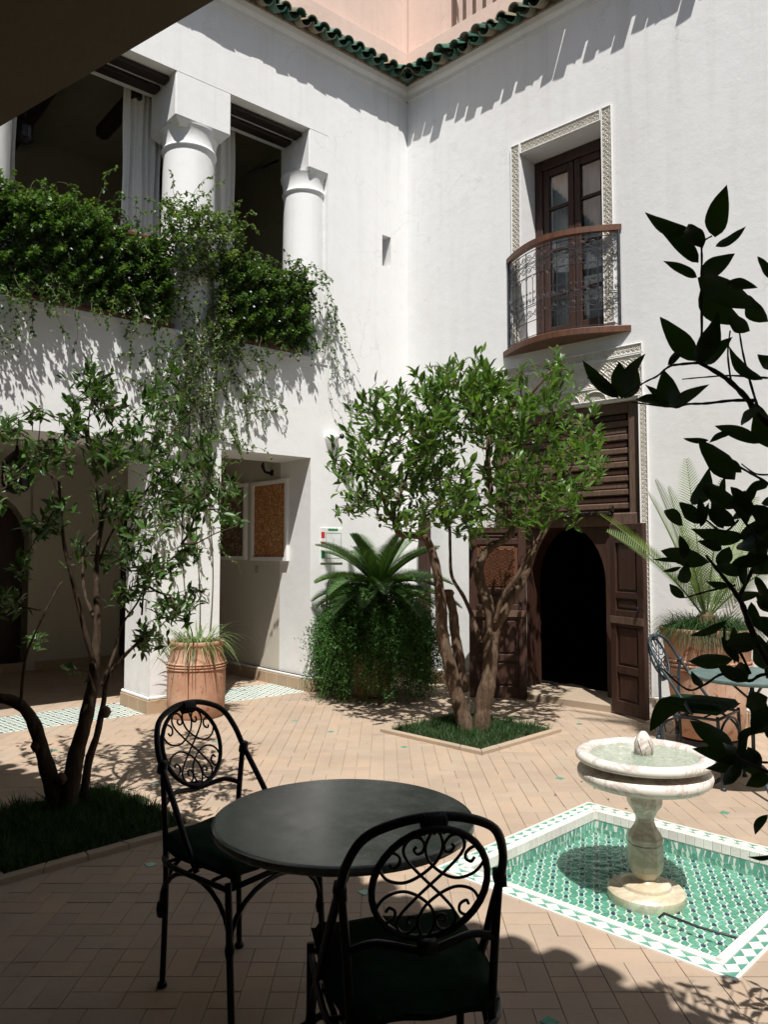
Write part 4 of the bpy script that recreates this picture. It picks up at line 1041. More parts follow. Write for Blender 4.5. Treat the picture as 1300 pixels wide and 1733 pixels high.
pot('terracotta_pot', 'very large banded terracotta pot holding the pale cycad at the right of the door', P2,
    [(.235,0),(.26,.02),(.285,.3),(.318,.55),(.322,.66),(.335,.76),(.352,.82),(.362,.84),(.358,.855),(.33,.858),(.315,.82),(.02,.78)], [(.325,.60,.011),(.325,.57,.011),(.323,.54,.009)])
b = MB(); b.lathe([(.22,.0),(.25,.01),(.25,.06),(.2,.068)], (P2[0],P2[1],0), 24); tag(b.build('pot_trolley', M['iron']), 'dark low round stand under the very large terracotta pot', 'pot stand')
P3 = (-.13, 8.42, 0)
pot('terracotta_pot', 'terracotta pot nearly hidden under the bushy asparagus fern', P3,
    [(.17,0),(.19,.02),(.23,.5),(.25,.62),(.27,.64),(.27,.68),(.24,.69),(.22,.62),(.02,.6)], [(.245,.56,.01)])

# ================================================================== SMALL THINGS ON THE WALLS
CUR = 'white curtains tied between the gallery columns'
b = curtain(FA, 3.03, 3.44, -.66, 3.95, 6.62, 6, .035, -1); tag(b.build('curtain', M['curtain'], smooth=True), 'white linen curtain hanging just left of the middle gallery column', 'curtain', CUR)
b = curtain(FA, 2.12, 2.62, -.66, 3.95, 6.60, 6, .035, -1); tag(b.build('curtain', M['curtain'], smooth=True), 'white linen curtain hanging just right of the middle gallery column', 'curtain', CUR)
b = curtain(FA, 4.50, 4.72, -.60, 3.95, 6.30, 4, .035, -1); tag(b.build('curtain', M['curtain'], smooth=True), 'sliver of pale curtain at the left edge of the photo beside the gallery lantern', 'curtain', CUR)
b = curtain(FB, 1.80, 2.16, -.44, 3.88, 5.9, 5, .02, None); tag(b.build('window_curtain', M['curtain'], smooth=True), 'sheer white curtain behind the left casement of the balcony window', 'curtain')
b = curtain(FB, 2.24, 2.60, -.44, 3.88, 5.9, 5, .02, None); tag(b.build('window_curtain', M['curtain'], smooth=True), 'sheer white curtain behind the right casement of the balcony window', 'curtain')
def lantern(label, c, s, top):
    root = thing('lantern', label, 'lantern', c); n = 8
    for k in range(n):
        a = 2*math.pi*k/n; pts = [(c[0]+s*r*math.cos(a), c[1]+s*r*math.sin(a), c[2]+s*z) for r, z in ((.25,-1),(.62,-.75),(.62,.35),(.3,.62))]
        b = MB(); b.tube(pts, .07*s, 4); b.build('rib', M['iron'], root)
        a2 = 2*math.pi*(k+1)/n; b = MB(); b.add([(c[0]+s*r*math.cos(t), c[1]+s*r*math.sin(t), c[2]+s*z) for r, z, t in ((.6,-.72,a),(.6,-.72,a2),(.6,.35,a2),(.6,.35,a))],[(0,1,2,3)]); b.build('pane', M['iron_grey'], root)
    b = MB(); b.lathe([(.2*s,-1.15*s),(.5*s,-.98*s),(.66*s,-.72*s),(.6*s,-.70*s)], c, 16); b.build('base', M['iron'], root)
    b = MB(); b.lathe([(.72*s,.34*s),(.60*s,.45*s),(.3*s,.75*s),(.1*s,.95*s),(.06*s,1.2*s)], c, 16); b.build('cap', M['iron'], root)
    b = MB(); b.tube([(c[0],c[1],c[2]+1.1*s),(c[0],c[1],top)], .008, 5); b.build('chain', M['iron'], root)
p = PX(42, 222, 7.35); lantern('black eight-sided lantern hanging in the upper gallery at the left edge', (p.x,p.y,p.z), .115, 6.9)
p = PX(28, 795, 7.4); lantern('large black lantern hanging in the ground floor arcade at the left edge', (p.x,p.y,p.z), .20, 2.76)
b = MB(); p, q = PX(423,294,9.0), PX(470,272,9.25); b.tube([tuple(p), tuple(q)], .016, 6); tag(b.build('curtain_rod', M['iron'], smooth=True), 'short dark rod seen inside the right gallery bay beside the engaged column', 'rod')
# pictures on the end wall of the arcade (plane s = 1.477, facing +s)
def picture(label, n0, n1, z0, z1, art):
    fr = Frame(FA(1.477,0,0), -nA, UZ, dA); root = thing('framed_picture', label, 'picture', FA(1.48,-(n0+n1)/2,z0), 'framed pictures on the end wall of the arcade'); root['label'] = label
    b = MB(); t = .045
    for a in ((n0,n0+t,z0,z1),(n1-t,n1,z0,z1),(n0+t,n1-t,z0,z0+t),(n0+t,n1-t,z1-t,z1)): b.box(a[0],a[1],a[2],a[3],.002,.045,fr)
    b.build('frame', M['plaster'], root)
    b = MB(); b.box(n0+t,n1-t,z0+t,z1-t,.002,.02,fr); b.build('canvas', art, root)
picture('orange-brown speckled canvas in a white frame, the right one of the pair in the arcade', .42, 1.22, 1.44, 2.40, M['art'])
picture('dark speckled canvas in a white frame, the shaded left one of the arcade pair', 1.36, 2.16, 1.45, 2.41, M['art2'])
fr = Frame(FA(1.477,0,0), -nA, UZ, dA)
for x, lab in ((.80,'small black picture lamp above the orange-brown canvas'),(1.72,'small black picture lamp above the dark shaded canvas')):
    r_ = thing('picture_lamp', lab, 'lamp', fr(x,2.5,0)); b = MB(fr); b.tube([(x,2.49,.0),(x,2.49,.05),(x-.02,2.50,.12),(x-.05,2.56,.17),(x-.12,2.59,.2)], [.02,.018,.016,.022,.012], 6); b.build('arm', M['iron'], r_, smooth=True)
    b = MB(fr); b.cbox(x-.03,x+.03,2.46,2.53,.001,.012,.004); b.build('mount', M['iron'], r_)
b = MB(fr); b.cbox(1.09,1.17,1.29,1.38,.001,.012,.003); tag(b.build('caption_plate', M['kerb']), 'small beige caption plate below the framed orange-brown canvas', 'plate')
# evacuation notice
root = thing('notice_board', 'white notice with red and green fields and a grey plan, above the cycad', 'sign', FA(1.2,.02,1.7))
b = MB(FA); b.cbox(1.03,1.34,.001,.012,1.42,1.82,.003); b.build('board', M['paper'], root)
def fld(s0,s1,z0,z1,m,name): b = MB(FA); b.box(s0,s1,.012,.0135,z0,z1); b.build(name, M[m], root)
fld(1.285,1.335,1.70,1.77,'red','red_field'); fld(1.285,1.335,1.63,1.66,'red','red_field'); fld(1.285,1.335,1.47,1.56,'greenp','green_field'); fld(1.10,1.24,1.785,1.81,'greenp','heading')
for q in ((1.05,1.27,1.755,1.762),(1.05,1.27,1.47,1.477),(1.05,1.057,1.477,1.755),(1.263,1.27,1.477,1.755),(1.10,1.2,1.6,1.606),(1.16,1.166,1.53,1.70)): fld(*q,'greyp','plan_line')
# wall lights
def sconce(label, s, z):
    root = thing('wall_light', label, 'wall light', FA(s,0,z)); c = FA(s,0,0); vs = []; seg = 12; prof = [(.015,-.17),(.05,-.10),(.085,0),(.095,.05),(.085,.055),(.02,.05)]
    for r, h in prof:
        for k in range(seg+1):
            a = math.pi*k/seg; p = FA(s+r*math.cos(a), r*math.sin(a)*1.2+.001, z+h); vs.append(tuple(p))
    m = seg+1; b = MB(); b.add(vs, [(i*m+k,i*m+k+1,(i+1)*m+k+1,(i+1)*m+k) for i in range(len(prof)-1) for k in range(seg)]); b.build('shade', M['plaster'], root, smooth=True)
    b = MB(); p = FA(s-.05,.15,z+.03); b.lathe([(.005,-.032),(.024,-.02),(.032,0),(.024,.02),(.005,.032)], (p.x,p.y,p.z), 12); b.build('ball', M['bulb'], root, smooth=True)
    b = MB(FA); b.tube([(s-.05,.0,z+.0),(s-.05,.15,z+.03)], .006, 5); b.build('arm', M['iron'], root)
sconce('white plaster wall light with a black ball, left of the orange tree crown', 1.20, 2.83)
sconce('lower white plaster wall light partly behind the leaves of the orange tree', .98, 2.50)
# hose loops and post behind the fern
root = thing('garden_hose', 'loops of black garden hose hanging on the wall left of the cycad', 'hose', FA(1.25,.05,1.1))
for k in range(3):
    b = MB(FA); c = 1.18-.03*k; R = .12+.012*k; b.tube([(c+R*math.cos(t)*.8,.05+.015*k,1.14-.02*k+R*math.sin(t)) for t in [2*math.pi*i/28 for i in range(28)]], .009, 6, closed=True); b.build('loop', M['rubber'], root, smooth=True)
b = MB(FA); b.tube([(1.29,.06,1.15),(1.30,.07,.95),(1.22,.08,.7),(1.1,.1,.4)], .009, 6); b.build('hose_end', M['rubber'], root, smooth=True)
b = MB(FB); b.cbox(.28,.42,.05,.14,.0,1.95,.01); tag(b.build('wooden_post', M['wood']), 'reddish brown wooden post standing against the corner behind the cycad', 'post')

# ================================================================== PLANTS
LEAF = np.array([(0,0,0),(-.19,.38,.05),(.19,.38,.05),(0,.42,-.03),(-.13,.72,.02),(.13,.72,.02),(0,.75,-.05),(0,1,-.12)])
LEAFF = np.array([(0,3,1),(0,2,3),(1,3,4),(3,6,4),(2,5,3),(3,5,6),(4,6,7),(6,5,7)])
def leaves_mesh(name, P, D, S, width=1.0, tmpl=LEAF, tf=LEAFF, up=None):
    """P base points (N,3), D directions (N,3), S lengths (N,)"""
    P = np.asarray(P,float); D = np.asarray(D,float); S = np.asarray(S,float); n = len(P)
    D /= np.linalg.norm(D,axis=1,keepdims=True)+1e-9
    upv = RNG.normal(0,.45,(n,3))+np.array([0,0,1.0]) if up is None else up
    X = np.cross(D, upv); X /= np.linalg.norm(X,axis=1,keepdims=True)+1e-9; Z = np.cross(X, D)
    w = width*(.85+.3*RNG.random(n))
    t = tmpl[None]*np.ones((n,1,1)); vs = P[:,None]+S[:,None,None]*(t[:,:,0:1]*X[:,None]*w[:,None,None]+t[:,:,1:2]*D[:,None]+t[:,:,2:3]*Z[:,None])
    k = len(tmpl); fs = (tf[None]+(np.arange(n)*k)[:,None,None]).reshape(-1, tf.shape[1])
    return arr_mesh(name, vs.reshape(-1,3), fs)
class Tree:
    def __init__(s): s.p = []; s.par = []; s.r = []; s.tips = []
    def chain(s, pts, r0, r1, start=None, n=4, wob=.012):
        P = [Vector(p) for p in pts]; idx = start; out = []
        for i in range(len(P)-1):
            p0, p1, p2, p3 = P[max(0,i-1)], P[i], P[i+1], P[min(len(P)-1,i+2)]
            for k in range(n):
                t = k/n; q = .5*((2*p1)+(-p0+p2)*t+(2*p0-5*p1+4*p2-p3)*t*t+(-p0+3*p1-3*p2+p3)*t**3); out.append(q)
        out.append(P[-1]); m = len(out); ids = []
        for i, q in enumerate(out):
            q = q+Vector(RNG.normal(0,wob,3))*(1 if 0<i<m-1 else 0); s.p.append(tuple(q)); s.par.append(idx); s.r.append(r0+(r1-r0)*i/(m-1)); idx = len(s.p)-1; ids.append(idx)
        return ids
    def near(s, q, lim=None):
        A = np.array(s.p[:lim]); d = np.linalg.norm(A-np.array(q),axis=1)+.35*np.maximum(0, A[:,2]-q[2]+.05); i = int(np.argmin(d)); return i, d[i]
    def grow(s, targets, step=.09, sag=.03, rt=.0028):
        T = sorted(targets, key=lambda q: s.near(q)[1])
        for q in T:
            i, d = s.near(q); a = Vector(s.p[i]); b = Vector(q); n = max(2, int(d/step)); idx = i; off = Vector(RNG.normal(0,.12,3))*d
            for k in range(1, n+1):
                t = k/n; pt = a.lerp(b, t)+off*(t*(1-t))+Vector((0,0,-sag*4*t*(1-t)*d)); s.p.append(tuple(pt)); s.par.append(idx); s.r.append(0); idx = len(s.p)-1
            s.tips.append((idx, (Vector(s.p[idx])-Vector(s.p[s.par[idx]])).normalized()))
        acc = [0.0]*len(s.p)
        for i in range(len(s.p)-1, -1, -1):
            r = max(rt, acc[i]**(1/2.3)); 
            if s.r[i] == 0: s.r[i] = r
            if s.par[i] is not None: acc[s.par[i]] += s.r[i]**2.3 if s.r[i] < .03 else 0
    def mesh(s, name, rmin=0, rmax=9, seg=6):
        b = MB(); vs = []; fs = []; 
        for i in range(len(s.p)):
            j = s.par[i]
            if j is None or not (rmin <= s.r[i] < rmax): continue
            a, c = Vector(s.p[j]), Vector(s.p[i]); t = c-a; L = t.length
            if L < 1e-5: continue
            t /= L; u = t.orthogonal().normalized(); q = t.cross(u); r0 = min(s.r[j], s.r[i]*1.5); r1 = s.r[i]; sg = seg if r1>.006 else 4; a = a-t*r1*.5
            base = len(vs)
            for cc, rr_ in ((a,r0),(c+t*r1*.5,r1)):
                for k in range(sg): an = 2*math.pi*k/sg; vs.append(tuple(cc+(u*math.cos(an)+q*math.sin(an))*rr_))
            for k in range(sg): fs.append((base+k, base+(k+1)%sg, base+sg+(k+1)%sg, base+sg+k))
        b.v = vs; b.f = fs; return b
def blobs(lst, Y, dep, n, rz=1.0):
    """sample points in crown clumps; (px,py,r) are photo pixels at distance Y, spread over the crown's depth"""
    A = np.array([q[2]**1.6 for q in lst]); A = A/A.sum(); out = []
    for k in RNG.choice(len(lst), n, p=A):
        x, y, r = lst[k]; v = RNG.normal(0,1,3); v /= np.linalg.norm(v); rad = RNG.random()**(1/2.6)
        Yc = Y+dep*math.sin(k*2.4)*.5; out.append(tuple(PX(x+v[0]*r*rad, y+v[2]*r*rad, Yc+v[1]*dep*.5*rad)))
    return out
def leaf_clusters(tips, per, size, up=.5, spread=.75, back=.10):
    P, D, S = [], [], []
    for pt, d in tips:
        n = int(per*(.6+.8*RNG.random())); d = np.array(d)+np.array([0,0,up])
        for k in range(n):
            t = RNG.random()*back; q = np.array(pt)-np.array(d)/np.linalg.norm(d)*t+RNG.normal(0,.006,3)
            dd = d/np.linalg.norm(d)+RNG.normal(0,spread,3); P.append(q); D.append(dd); S.append(size*(.6+.6*RNG.random()))
    return P, D, S
def trunk_tube(pts, r, name, par, seg=12, mat='bark'):
    b = MB(); n = len(pts); b.tube(pts, r, seg)
    rr_ = random.Random(len(pts)); vs = []
    for i, v in enumerate(b.v):
        f = 1+.0; x = Vector(v); k = 1+.02; s_ = (math.sin(x.x*37+x.z*5)*math.cos(x.y*29-x.z*7)*.10+math.sin(x.z*13+x.x*60)*.05)*r[min(n-1,i//seg)]; ce = Vector(pts[min(n-1,i//seg)]); d = (x-ce).normalized() if (x-ce).length>1e-6 else Vector((0,0,0)); vs.append(tuple(x+d*s_))
    b.v = vs; return b.build(name, M[mat], par, smooth=True)
def spl(pts, n=6):
    out = []; P = [Vector(p) for p in pts]
    for i in range(len(P)-1):
        p0, p1, p2, p3 = P[max(0,i-1)], P[i], P[i+1], P[min(len(P)-1,i+2)]
        for k in range(n):
            t = k/n; out.append(.5*((2*p1)+(-p0+p2)*t+(2*p0-5*p1+4*p2-p3)*t*t+(-p0+3*p1-3*p2+p3)*t**3))
    out.append(P[-1]); return out
def limb(par, tr, px, Y, w0, w1, dY=0.0):
    """limb through photo points px at distance Y; widths in pixels"""
    n = len(px); pts = [PX(x, y, Y+dY*i/(n-1)) for i, (x, y) in enumerate(px)]; S = spl(pts, 6); m = len(S)
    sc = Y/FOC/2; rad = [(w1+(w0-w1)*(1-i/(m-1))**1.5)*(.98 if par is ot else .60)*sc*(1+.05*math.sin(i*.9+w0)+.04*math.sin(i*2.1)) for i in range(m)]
    trunk_tube([tuple(p) for p in S], rad, 'limb', par, 12, 'bark' if par is ot else 'bark_shaded'); idx = None
    for i, p in enumerate(S): tr.p.append(tuple(p)); tr.par.append(idx); tr.r.append(max(rad[i]*.98,.004)); idx = len(tr.p)-1
# ---- orange tree in the middle bed
YT = 6.74
ot = thing('orange_tree', 'bushy orange tree with twisted trunks in the small lawn before the door', 'tree', (.77,6.7,0))
tr = Tree()
S_W = .82
limb(ot, tr, [(792,1248),(778,1195),(762,1130),(750,1080),(746,1020),(738,960),(722,912),(700,906),(676,903),(668,880),(665,850)], YT, 30, 9, -.1)
limb(ot, tr, [(785,1170),(778,1120),(770,1070),(766,1030),(758,1008)], YT+.05, 20, 15)
limb(ot, tr, [(815,1250),(818,1195),(828,1140),(832,1090),(834,1060),(826,1020),(813,985),(812,955),(826,930),(850,915),(868,895),(858,860),(835,845),(828,800),(826,760),(832,715)], YT-.05, 31, 8, .15)
limb(ot, tr, [(840,1060),(862,1020),(888,975),(905,930),(928,885),(945,850),(955,800)], YT, 19, 7, .1)
limb(ot, tr, [(838,1050),(850,1010),(868,985),(890,950),(905,915)], YT-.1, 10, 6, -.2)
limb(ot, tr, [(812,1085),(800,1045),(785,1010),(765,975),(762,930),(760,880),(745,820)], YT+.1, 9, 4, .2)
limb(ot, tr, [(665,880),(650,850),(640,810),(615,790)], YT-.1, 7, 4, -.2)
limb(ot, tr, [(668,860),(690,800),(700,740),(690,700)], YT-.1, 7, 4, .2)
limb(ot, tr, [(832,730),(870,690),(905,660),(930,630)], YT+.1, 7, 4, -.1)
limb(ot, tr, [(832,750),(800,700),(790,670),(770,650)], YT+.1, 7, 4, .1)
limb(ot, tr, [(950,820),(975,770),(985,720)], YT+.1, 6, 4, .1)
b = MB(); p = PX(758,1003,YT+.05); b.lathe([(.05,-.03),(.06,0),(.045,.025),(.02,.03)], (p.x,p.y,p.z), 9); b.build('cut_stub', M['bark'], ot, smooth=True)
CB = [(600,765,40),(625,715,38),(655,690,36),(690,690,38),(590,820,22),(640,775,48),(620,840,26),(700,740,42),(695,800,42),(735,830,44),(690,862,30),(762,868,30),(740,690,34),
      (725,640,24),(770,650,38),(800,640,40),(790,690,34),(820,665,36),(860,680,38),(935,622,30),(905,655,32),(950,665,34),(975,705,36),(995,750,30),(985,790,32),(930,740,34),(920,795,44),(880,830,44),(860,780,36),
      (935,850,34),(850,860,30),(895,880,26),(735,770,24),(968,840,26),(945,610,16),(805,612,16),(725,655,16),(572,790,12),(585,860,12),(650,655,20),(1000,790,18),(700,880,20)]
CB = [(x,y,r*1.28) for x,y,r in CB]+[(740,730,42),(765,700,38),(775,835,42),(745,790,40),(795,870,34),(660,850,38),(700,830,38),(830,700,34),(870,740,40),(620,800,36),(900,720,40),(770,750,36),(750,700,40),(720,760,40),(790,650,36),(840,640,36),(815,690,40),(815,730,34),(805,840,38),(812,875,32),(775,790,34),(830,800,30)]
tr.grow(blobs(CB, YT, 1.15, 1150), .08, .0)
tr.mesh('branches', 0, .03).build('branches', M['bark'], ot)
P, D, S = leaf_clusters([(tr.p[i], d) for i, d in tr.tips], 5.9, .104, .85, .46, .17)
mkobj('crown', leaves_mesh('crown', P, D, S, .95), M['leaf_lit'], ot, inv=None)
# ---- left tree
YL = 4.62
lt = thing('citrus_tree', 'dark slender many-stemmed citrus tree in the shaded left lawn', 'tree', (-1.85,4.6,0))
tr = Tree()
limb(lt, tr, [(98,1405),(92,1345),(72,1270),(50,1210),(20,1185),(-20,1178),(-60,1150),(-90,1080)], YL, 50, 22, -.1)
limb(lt, tr, [(112,1410),(120,1330),(136,1250),(152,1185),(160,1120),(165,1060),(163,1000),(164,940),(172,890),(180,830)], YL, 56, 9, .1)
limb(lt, tr, [(140,1360),(150,1290),(165,1240),(175,1190),(182,1150),(210,1110),(245,1078)], YL+.12, 26, 10, .2)
limb(lt, tr, [(158,1120),(142,1060),(125,990),(110,930),(104,880),(100,815)], YL-.05, 17, 8, -.25)
limb(lt, tr, [(162,1050),(145,1010),(140,970),(142,930),(165,900)], YL+.1, 12, 6, .25)
limb(lt, tr, [(172,1160),(195,1100),(205,1060),(235,1015),(250,970)], YL+.05, 10, 5, .2)
limb(lt, tr, [(35,1195),(42,1120),(60,1070),(95,1000),(105,985)], YL-.1, 9, 4, .1)
limb(lt, tr, [(164,960),(190,900),(230,850),(270,800),(300,740)], YL+.1, 7, 4, .2)
limb(lt, tr, [(170,880),(160,800),(150,720),(160,650)], YL, 6, 3, -.1)
limb(lt, tr, [(104,850),(80,790),(60,750)], YL-.1, 5, 3, -.1)
limb(lt, tr, [(240,1040),(250,980),(300,940),(360,905),(400,890)], YL+.1, 6, 3, .2)
for (x, y, w_) in ((178,1205,10),(62,1262,7),(103,1318,9)):
    b = MB(); p = PX(x,y,YL-.05); b.lathe([(.02,-.03),(.035,0),(.025,.025),(.01,.035)], (p.x,p.y,p.z), 8); b.build('knot', M['bark'], lt, smooth=True)
CL = [(155,645,36),(150,610,20),(120,700,30),(190,690,42),(230,740,45),(180,760,36),(290,700,42),(335,760,38),(280,800,45),(100,770,34),(60,770,30),(20,800,28),(240,880,50),(300,860,42),(190,850,36),(90,860,30),
      (320,930,30),(255,960,42),(290,1030,36),(205,940,30),(380,870,16),(408,880,8),(395,820,14),(30,960,30),(60,1080,14),(15,1010,20),(125,1135,12),(250,1075,28),(60,700,14),(210,1000,28),(330,1010,22),(60,900,26),(-30,850,40),(350,830,26),(5,720,24),(130,930,22),(300,620,16),(110,640,12),(260,660,22)]
tr.grow(blobs(CL, YL, 1.0, 640), .06, .0, .0024)
tr.mesh('branches', 0, .03).build('branches', M['bark_shaded'], lt)
P, D, S = leaf_clusters([(tr.p[i], d) for i, d in tr.tips], 5.8, .076, .35, .65, .16)
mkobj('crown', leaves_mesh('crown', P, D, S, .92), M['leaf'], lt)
# ---- beds: kerb and grass
def bed(c, label, nblade, hgt, own):
    x, y, h = c; root = thing('tree_bed', label, 'lawn bed', (x,y,0))
    o = diamond(x,y,h); i = diamond(x,y,h-.085)
    for k in range(4):
        l = (k+1)%4; n = 5
        for q in range(n):
            a, c_ = q/n, (q+1)/n; f = lambda P_, t: (P_[k][0]+(P_[l][0]-P_[k][0])*t, P_[k][1]+(P_[l][1]-P_[k][1])*t)
            b = MB(); e = .002; b.prism([f(o,a+e),f(o,c_-e),f(i,c_-e),f(i,a+e)], -.02, .028, ch=.004); b.build('kerb_tile', M['kerb'], root)
    b = MB(); b.prism(diamond(x,y,h-.08), -.02, .012); b.build('soil', M['soil'], root)
    u = RNG.uniform(-1,1,(nblade,2))*(h-.09)*S2; px = x+(u[:,0]-u[:,1])*S2; py = y+(u[:,0]+u[:,1])*S2
    P = np.stack([px,py,np.full(nblade,.01)],1); D = np.stack([RNG.normal(0,.45,nblade),RNG.normal(0,.45,nblade),np.ones(nblade)],1)
    T_ = np.array([(-.03,0,0),(.03,0,0),(.022,.55,.03),(-.022,.55,.03),(0,1,.2)]); F_ = np.array([(0,1,2),(0,2,3),(3,2,4)])
    gk = np.sin(P[:,0]*23+1)*np.cos(P[:,1]*19)+.5*np.sin(P[:,0]*51+P[:,1]*47); keep = gk > -.55-RNG.random(nblade)*.9; P, D = P[keep], D[keep]; nblade = len(P); hgt = hgt*(1+.35*gk[keep])
    me = leaves_mesh('grass', P, D, hgt*(.5+RNG.random(nblade)), 1.0, T_, F_, up=RNG.normal(0,1,(nblade,3)))
    mkobj('grass', me, M['grass'], root, kind='stuff')
bed(BEDC, 'small square lawn with clay kerb around the orange tree by the door', 9000, .055, ot)
bed(BEDL, 'shaded square lawn with clay kerb around the dark citrus tree on the left', 15000, .06, lt)
bed(BEDR, 'square lawn with clay kerb outside the right edge of the photo', 1500, .06, None)
# ---- fronds
def frond_mesh(base, dirv, L, droop, nl, ll, width=.10, curl=0.0, name='frond', vee=.5, roll=0.0):
    d = Vector(dirv).normalized(); side = d.cross(UZ); side = side.normalized() if side.length>1e-3 else V(1,0,0)
    side = side*math.cos(roll)+d.cross(side)*math.sin(roll)
    pts = []; p = Vector(base); n = 18; cur = d.copy()
    for i in range(n+1):
        pts.append(p.copy()); cur = (cur+V(0,0,-droop/n)).normalized(); p = p+cur*(L/n)
    b = MB(); b.tube(pts, [.009*(1-i/n*.8) for i in range(n+1)], 4)
    for i in range(nl):
        t = .12+.88*i/(nl-1); k = t*n; j = min(n-1,int(k)); q = pts[j].lerp(pts[j+1], k-j); tg = (pts[j+1]-pts[j]).normalized(); side_ = (side-tg*side.dot(tg)).normalized(); up = side_.cross(tg).normalized()
        if up.z < 0: up = -up
        ln = ll*math.sin(math.pi*(.12+.86*t))**.6
        for s_ in (-1,1):
            dd = (side*s_*.8+tg*.62+up*vee).normalized(); w_ = width*.05; e = q+dd*ln; m_ = q+dd*ln*.5; wv = tg*w_
            b.add([tuple(q-wv*.6),tuple(q+wv*.6),tuple(m_+wv*.5),tuple(m_-wv*.5),tuple(e+V(0,0,-ln*.08))],[(0,1,2,3),(3,2,4)])
    return b
def cycad(label, base, specs, L, droop, mat, nl=44, ll=.15, vee=.5, wd=.12, roll=0.0):
    root = thing('cycad', label, 'plant', base)
    b = MB(); b.lathe([(.04,-.25),(.085,-.2),(.095,-.05),(.07,.04),(.02,.07)], base, 10); b.build('trunk', M['bark'], root)
    for az, el, ls, dr in specs:
        d = (math.cos(az)*math.cos(el), math.sin(az)*math.cos(el), math.sin(el)); frond_mesh(base, d, L*ls, dr, nl, ll, wd, vee=vee, roll=roll*math.sin(az*3+1)).build('frond', mat, root)
cb = tuple(PX(642,1000,8.42)); rr = random.Random(11)
sp = [(2*math.pi*k/33+rr.uniform(-.1,.1), (.25,.62,.95)[k%3]+rr.uniform(-.08,.08), rr.uniform(.85,1.1), (.9,1.1,.9)[k%3]) for k in range(33)]+[(rr.uniform(0,6.28), 1.2, .8, .5) for k in range(7)]
cycad('dark green cycad with arching fronds above the asparagus fern in the corner', cb, sp, .86, 1.0, M['cycad'], 46, .18, .5, .26)
cb2 = (P2[0], P2[1], .98)
sp = [(math.pi*.97,1.0,1.15,.7),(math.pi*.86,1.0,1.3,.55),(math.pi*1.12,1.15,1.25,.35),(math.pi*.7,1.25,1.35,.25),(math.pi*1.5,1.3,1.25,.3),(.2,1.2,1.2,.35),(-.4,1.05,1.2,.5),(.6,.95,1.2,.6),(math.pi*1.3,1.0,1.0,.6),(math.pi*.5,1.35,1.5,.2),(math.pi*1.8,.9,1.1,.7),(math.pi*1.0,1.33,1.2,.15)]
cycad('pale green cycad with long upright fronds in the very large terracotta pot', cb2, sp, .92, 1.0, M['cycad_pale'], 52, .19, .25, .17, 1.0)
# ---- asparagus fern
rfl = 1
af = thing('asparagus_fern', 'huge bushy asparagus fern spilling to the ground under the dark cycad', 'plant', (P3[0],P3[1],.65))
P, D, S = [], [], []; stems = MB()
for k in range(2300):
    a = RNG.uniform(0,2*math.pi); am = 1+.10*math.sin(a*5+1)+.07*math.sin(a*11); Lr = RNG.uniform(.15,.72)*(1 if RNG.random()<.85 else 1.15); zt = RNG.uniform(.0,.75)**1.1 if RNG.random()<.75 else RNG.uniform(.5,1.12)
    b0 = np.array([P3[0]+.15*math.cos(a), P3[1]+.15*math.sin(a), .95]); r1 = .2+.42*am*math.sin(min(1,max(.12,(1.25-zt)/1.15))*math.pi*.66)*(RNG.uniform(.6,1.12) if RNG.random()<.86 else RNG.uniform(1.1,1.38))*(1+.10*math.sin(a*7+zt*9))
    e = np.array([P3[0]+.05+r1*1.08*math.cos(a), P3[1]+r1*math.sin(a), zt]); mid = (b0+e)/2+np.array([math.cos(a)*.12,math.sin(a)*.12,.18+.12*RNG.random()])
    pts = [(1-t)**2*b0+2*t*(1-t)*mid+t*t*e for t in np.linspace(0,1,12)]
    if k % 7 == 0: stems.tube([tuple(p) for p in pts], .0025, 3)
    for t in np.linspace(.42,1,32):
        q = (1-t)**2*b0+2*t*(1-t)*mid+t*t*e+RNG.normal(0,.022,3); P.append(q); D.append(RNG.normal(0,.8,3)+np.array([0,0,.15])); S.append(RNG.uniform(.02,.045))
NE = np.array([(-.10,0,0),(.10,0,0),(.12,.6,.1),(0,1,0)]); NF = np.array([(0,1,2),(0,2,3)])
stems.build('stems', M['aspar'], af, kind='stuff')
mkobj('foliage', leaves_mesh('foliage', P, D, S, 1.5, NE, NF, up=RNG.normal(0,1,(len(P),3))), M['aspar'], af)
# ---- blades: striped grass in the left pot, lily turf in the right pot
def tuft(name, label, c, n, L, mat, r, droop, w_=.012, cat='plant'):
    root = thing(name, label, cat, c); b = MB()
    for k in range(n):
        a = RNG.uniform(0,2*math.pi); q = V(c[0]+r*math.sqrt(RNG.random())*math.cos(a), c[1]+r*math.sqrt(RNG.random())*math.sin(a), c[2]); a2 = a+RNG.normal(0,.5); el = RNG.uniform(.35,1.35); d = V(math.cos(a2)*math.cos(el), math.sin(a2)*math.cos(el), math.sin(el)); ln = L*RNG.uniform(.6,1.15); m = 6; side = V(-math.sin(a2), math.cos(a2), 0); vs = []
        for i in range(m+1):
            t = i/m; ww = w_*(1-t**2)*.5+.0004; vs += [tuple(q-side*ww), tuple(q+side*ww)]; d = (d+V(0,0,-droop/m)).normalized(); q = q+d*(ln/m)
        b.add(vs, [(2*i,2*i+1,2*i+3,2*i+2) for i in range(m)])
    b.build('foliage', mat, root)
tuft('striped_grass', 'yellow-green striped grass plant arching over the rim of the tall terracotta pot', (P1[0],P1[1],.66), 190, .40, M['spider'], .17, 1.9, .013)
tuft('lily_turf', 'dark fine-leaved lily turf round the base of the pale cycad', (P2[0],P2[1],.92), 2200, .27, M['grass'], .30, 2.2, .005)
# plants beside / behind the big pot
tuft('potted_creeper', 'dark leafy creeper growing between the door leaf and the very large pot', (2.34,6.55,.02), 10, .3, M['grass'], .1, 1, .01)
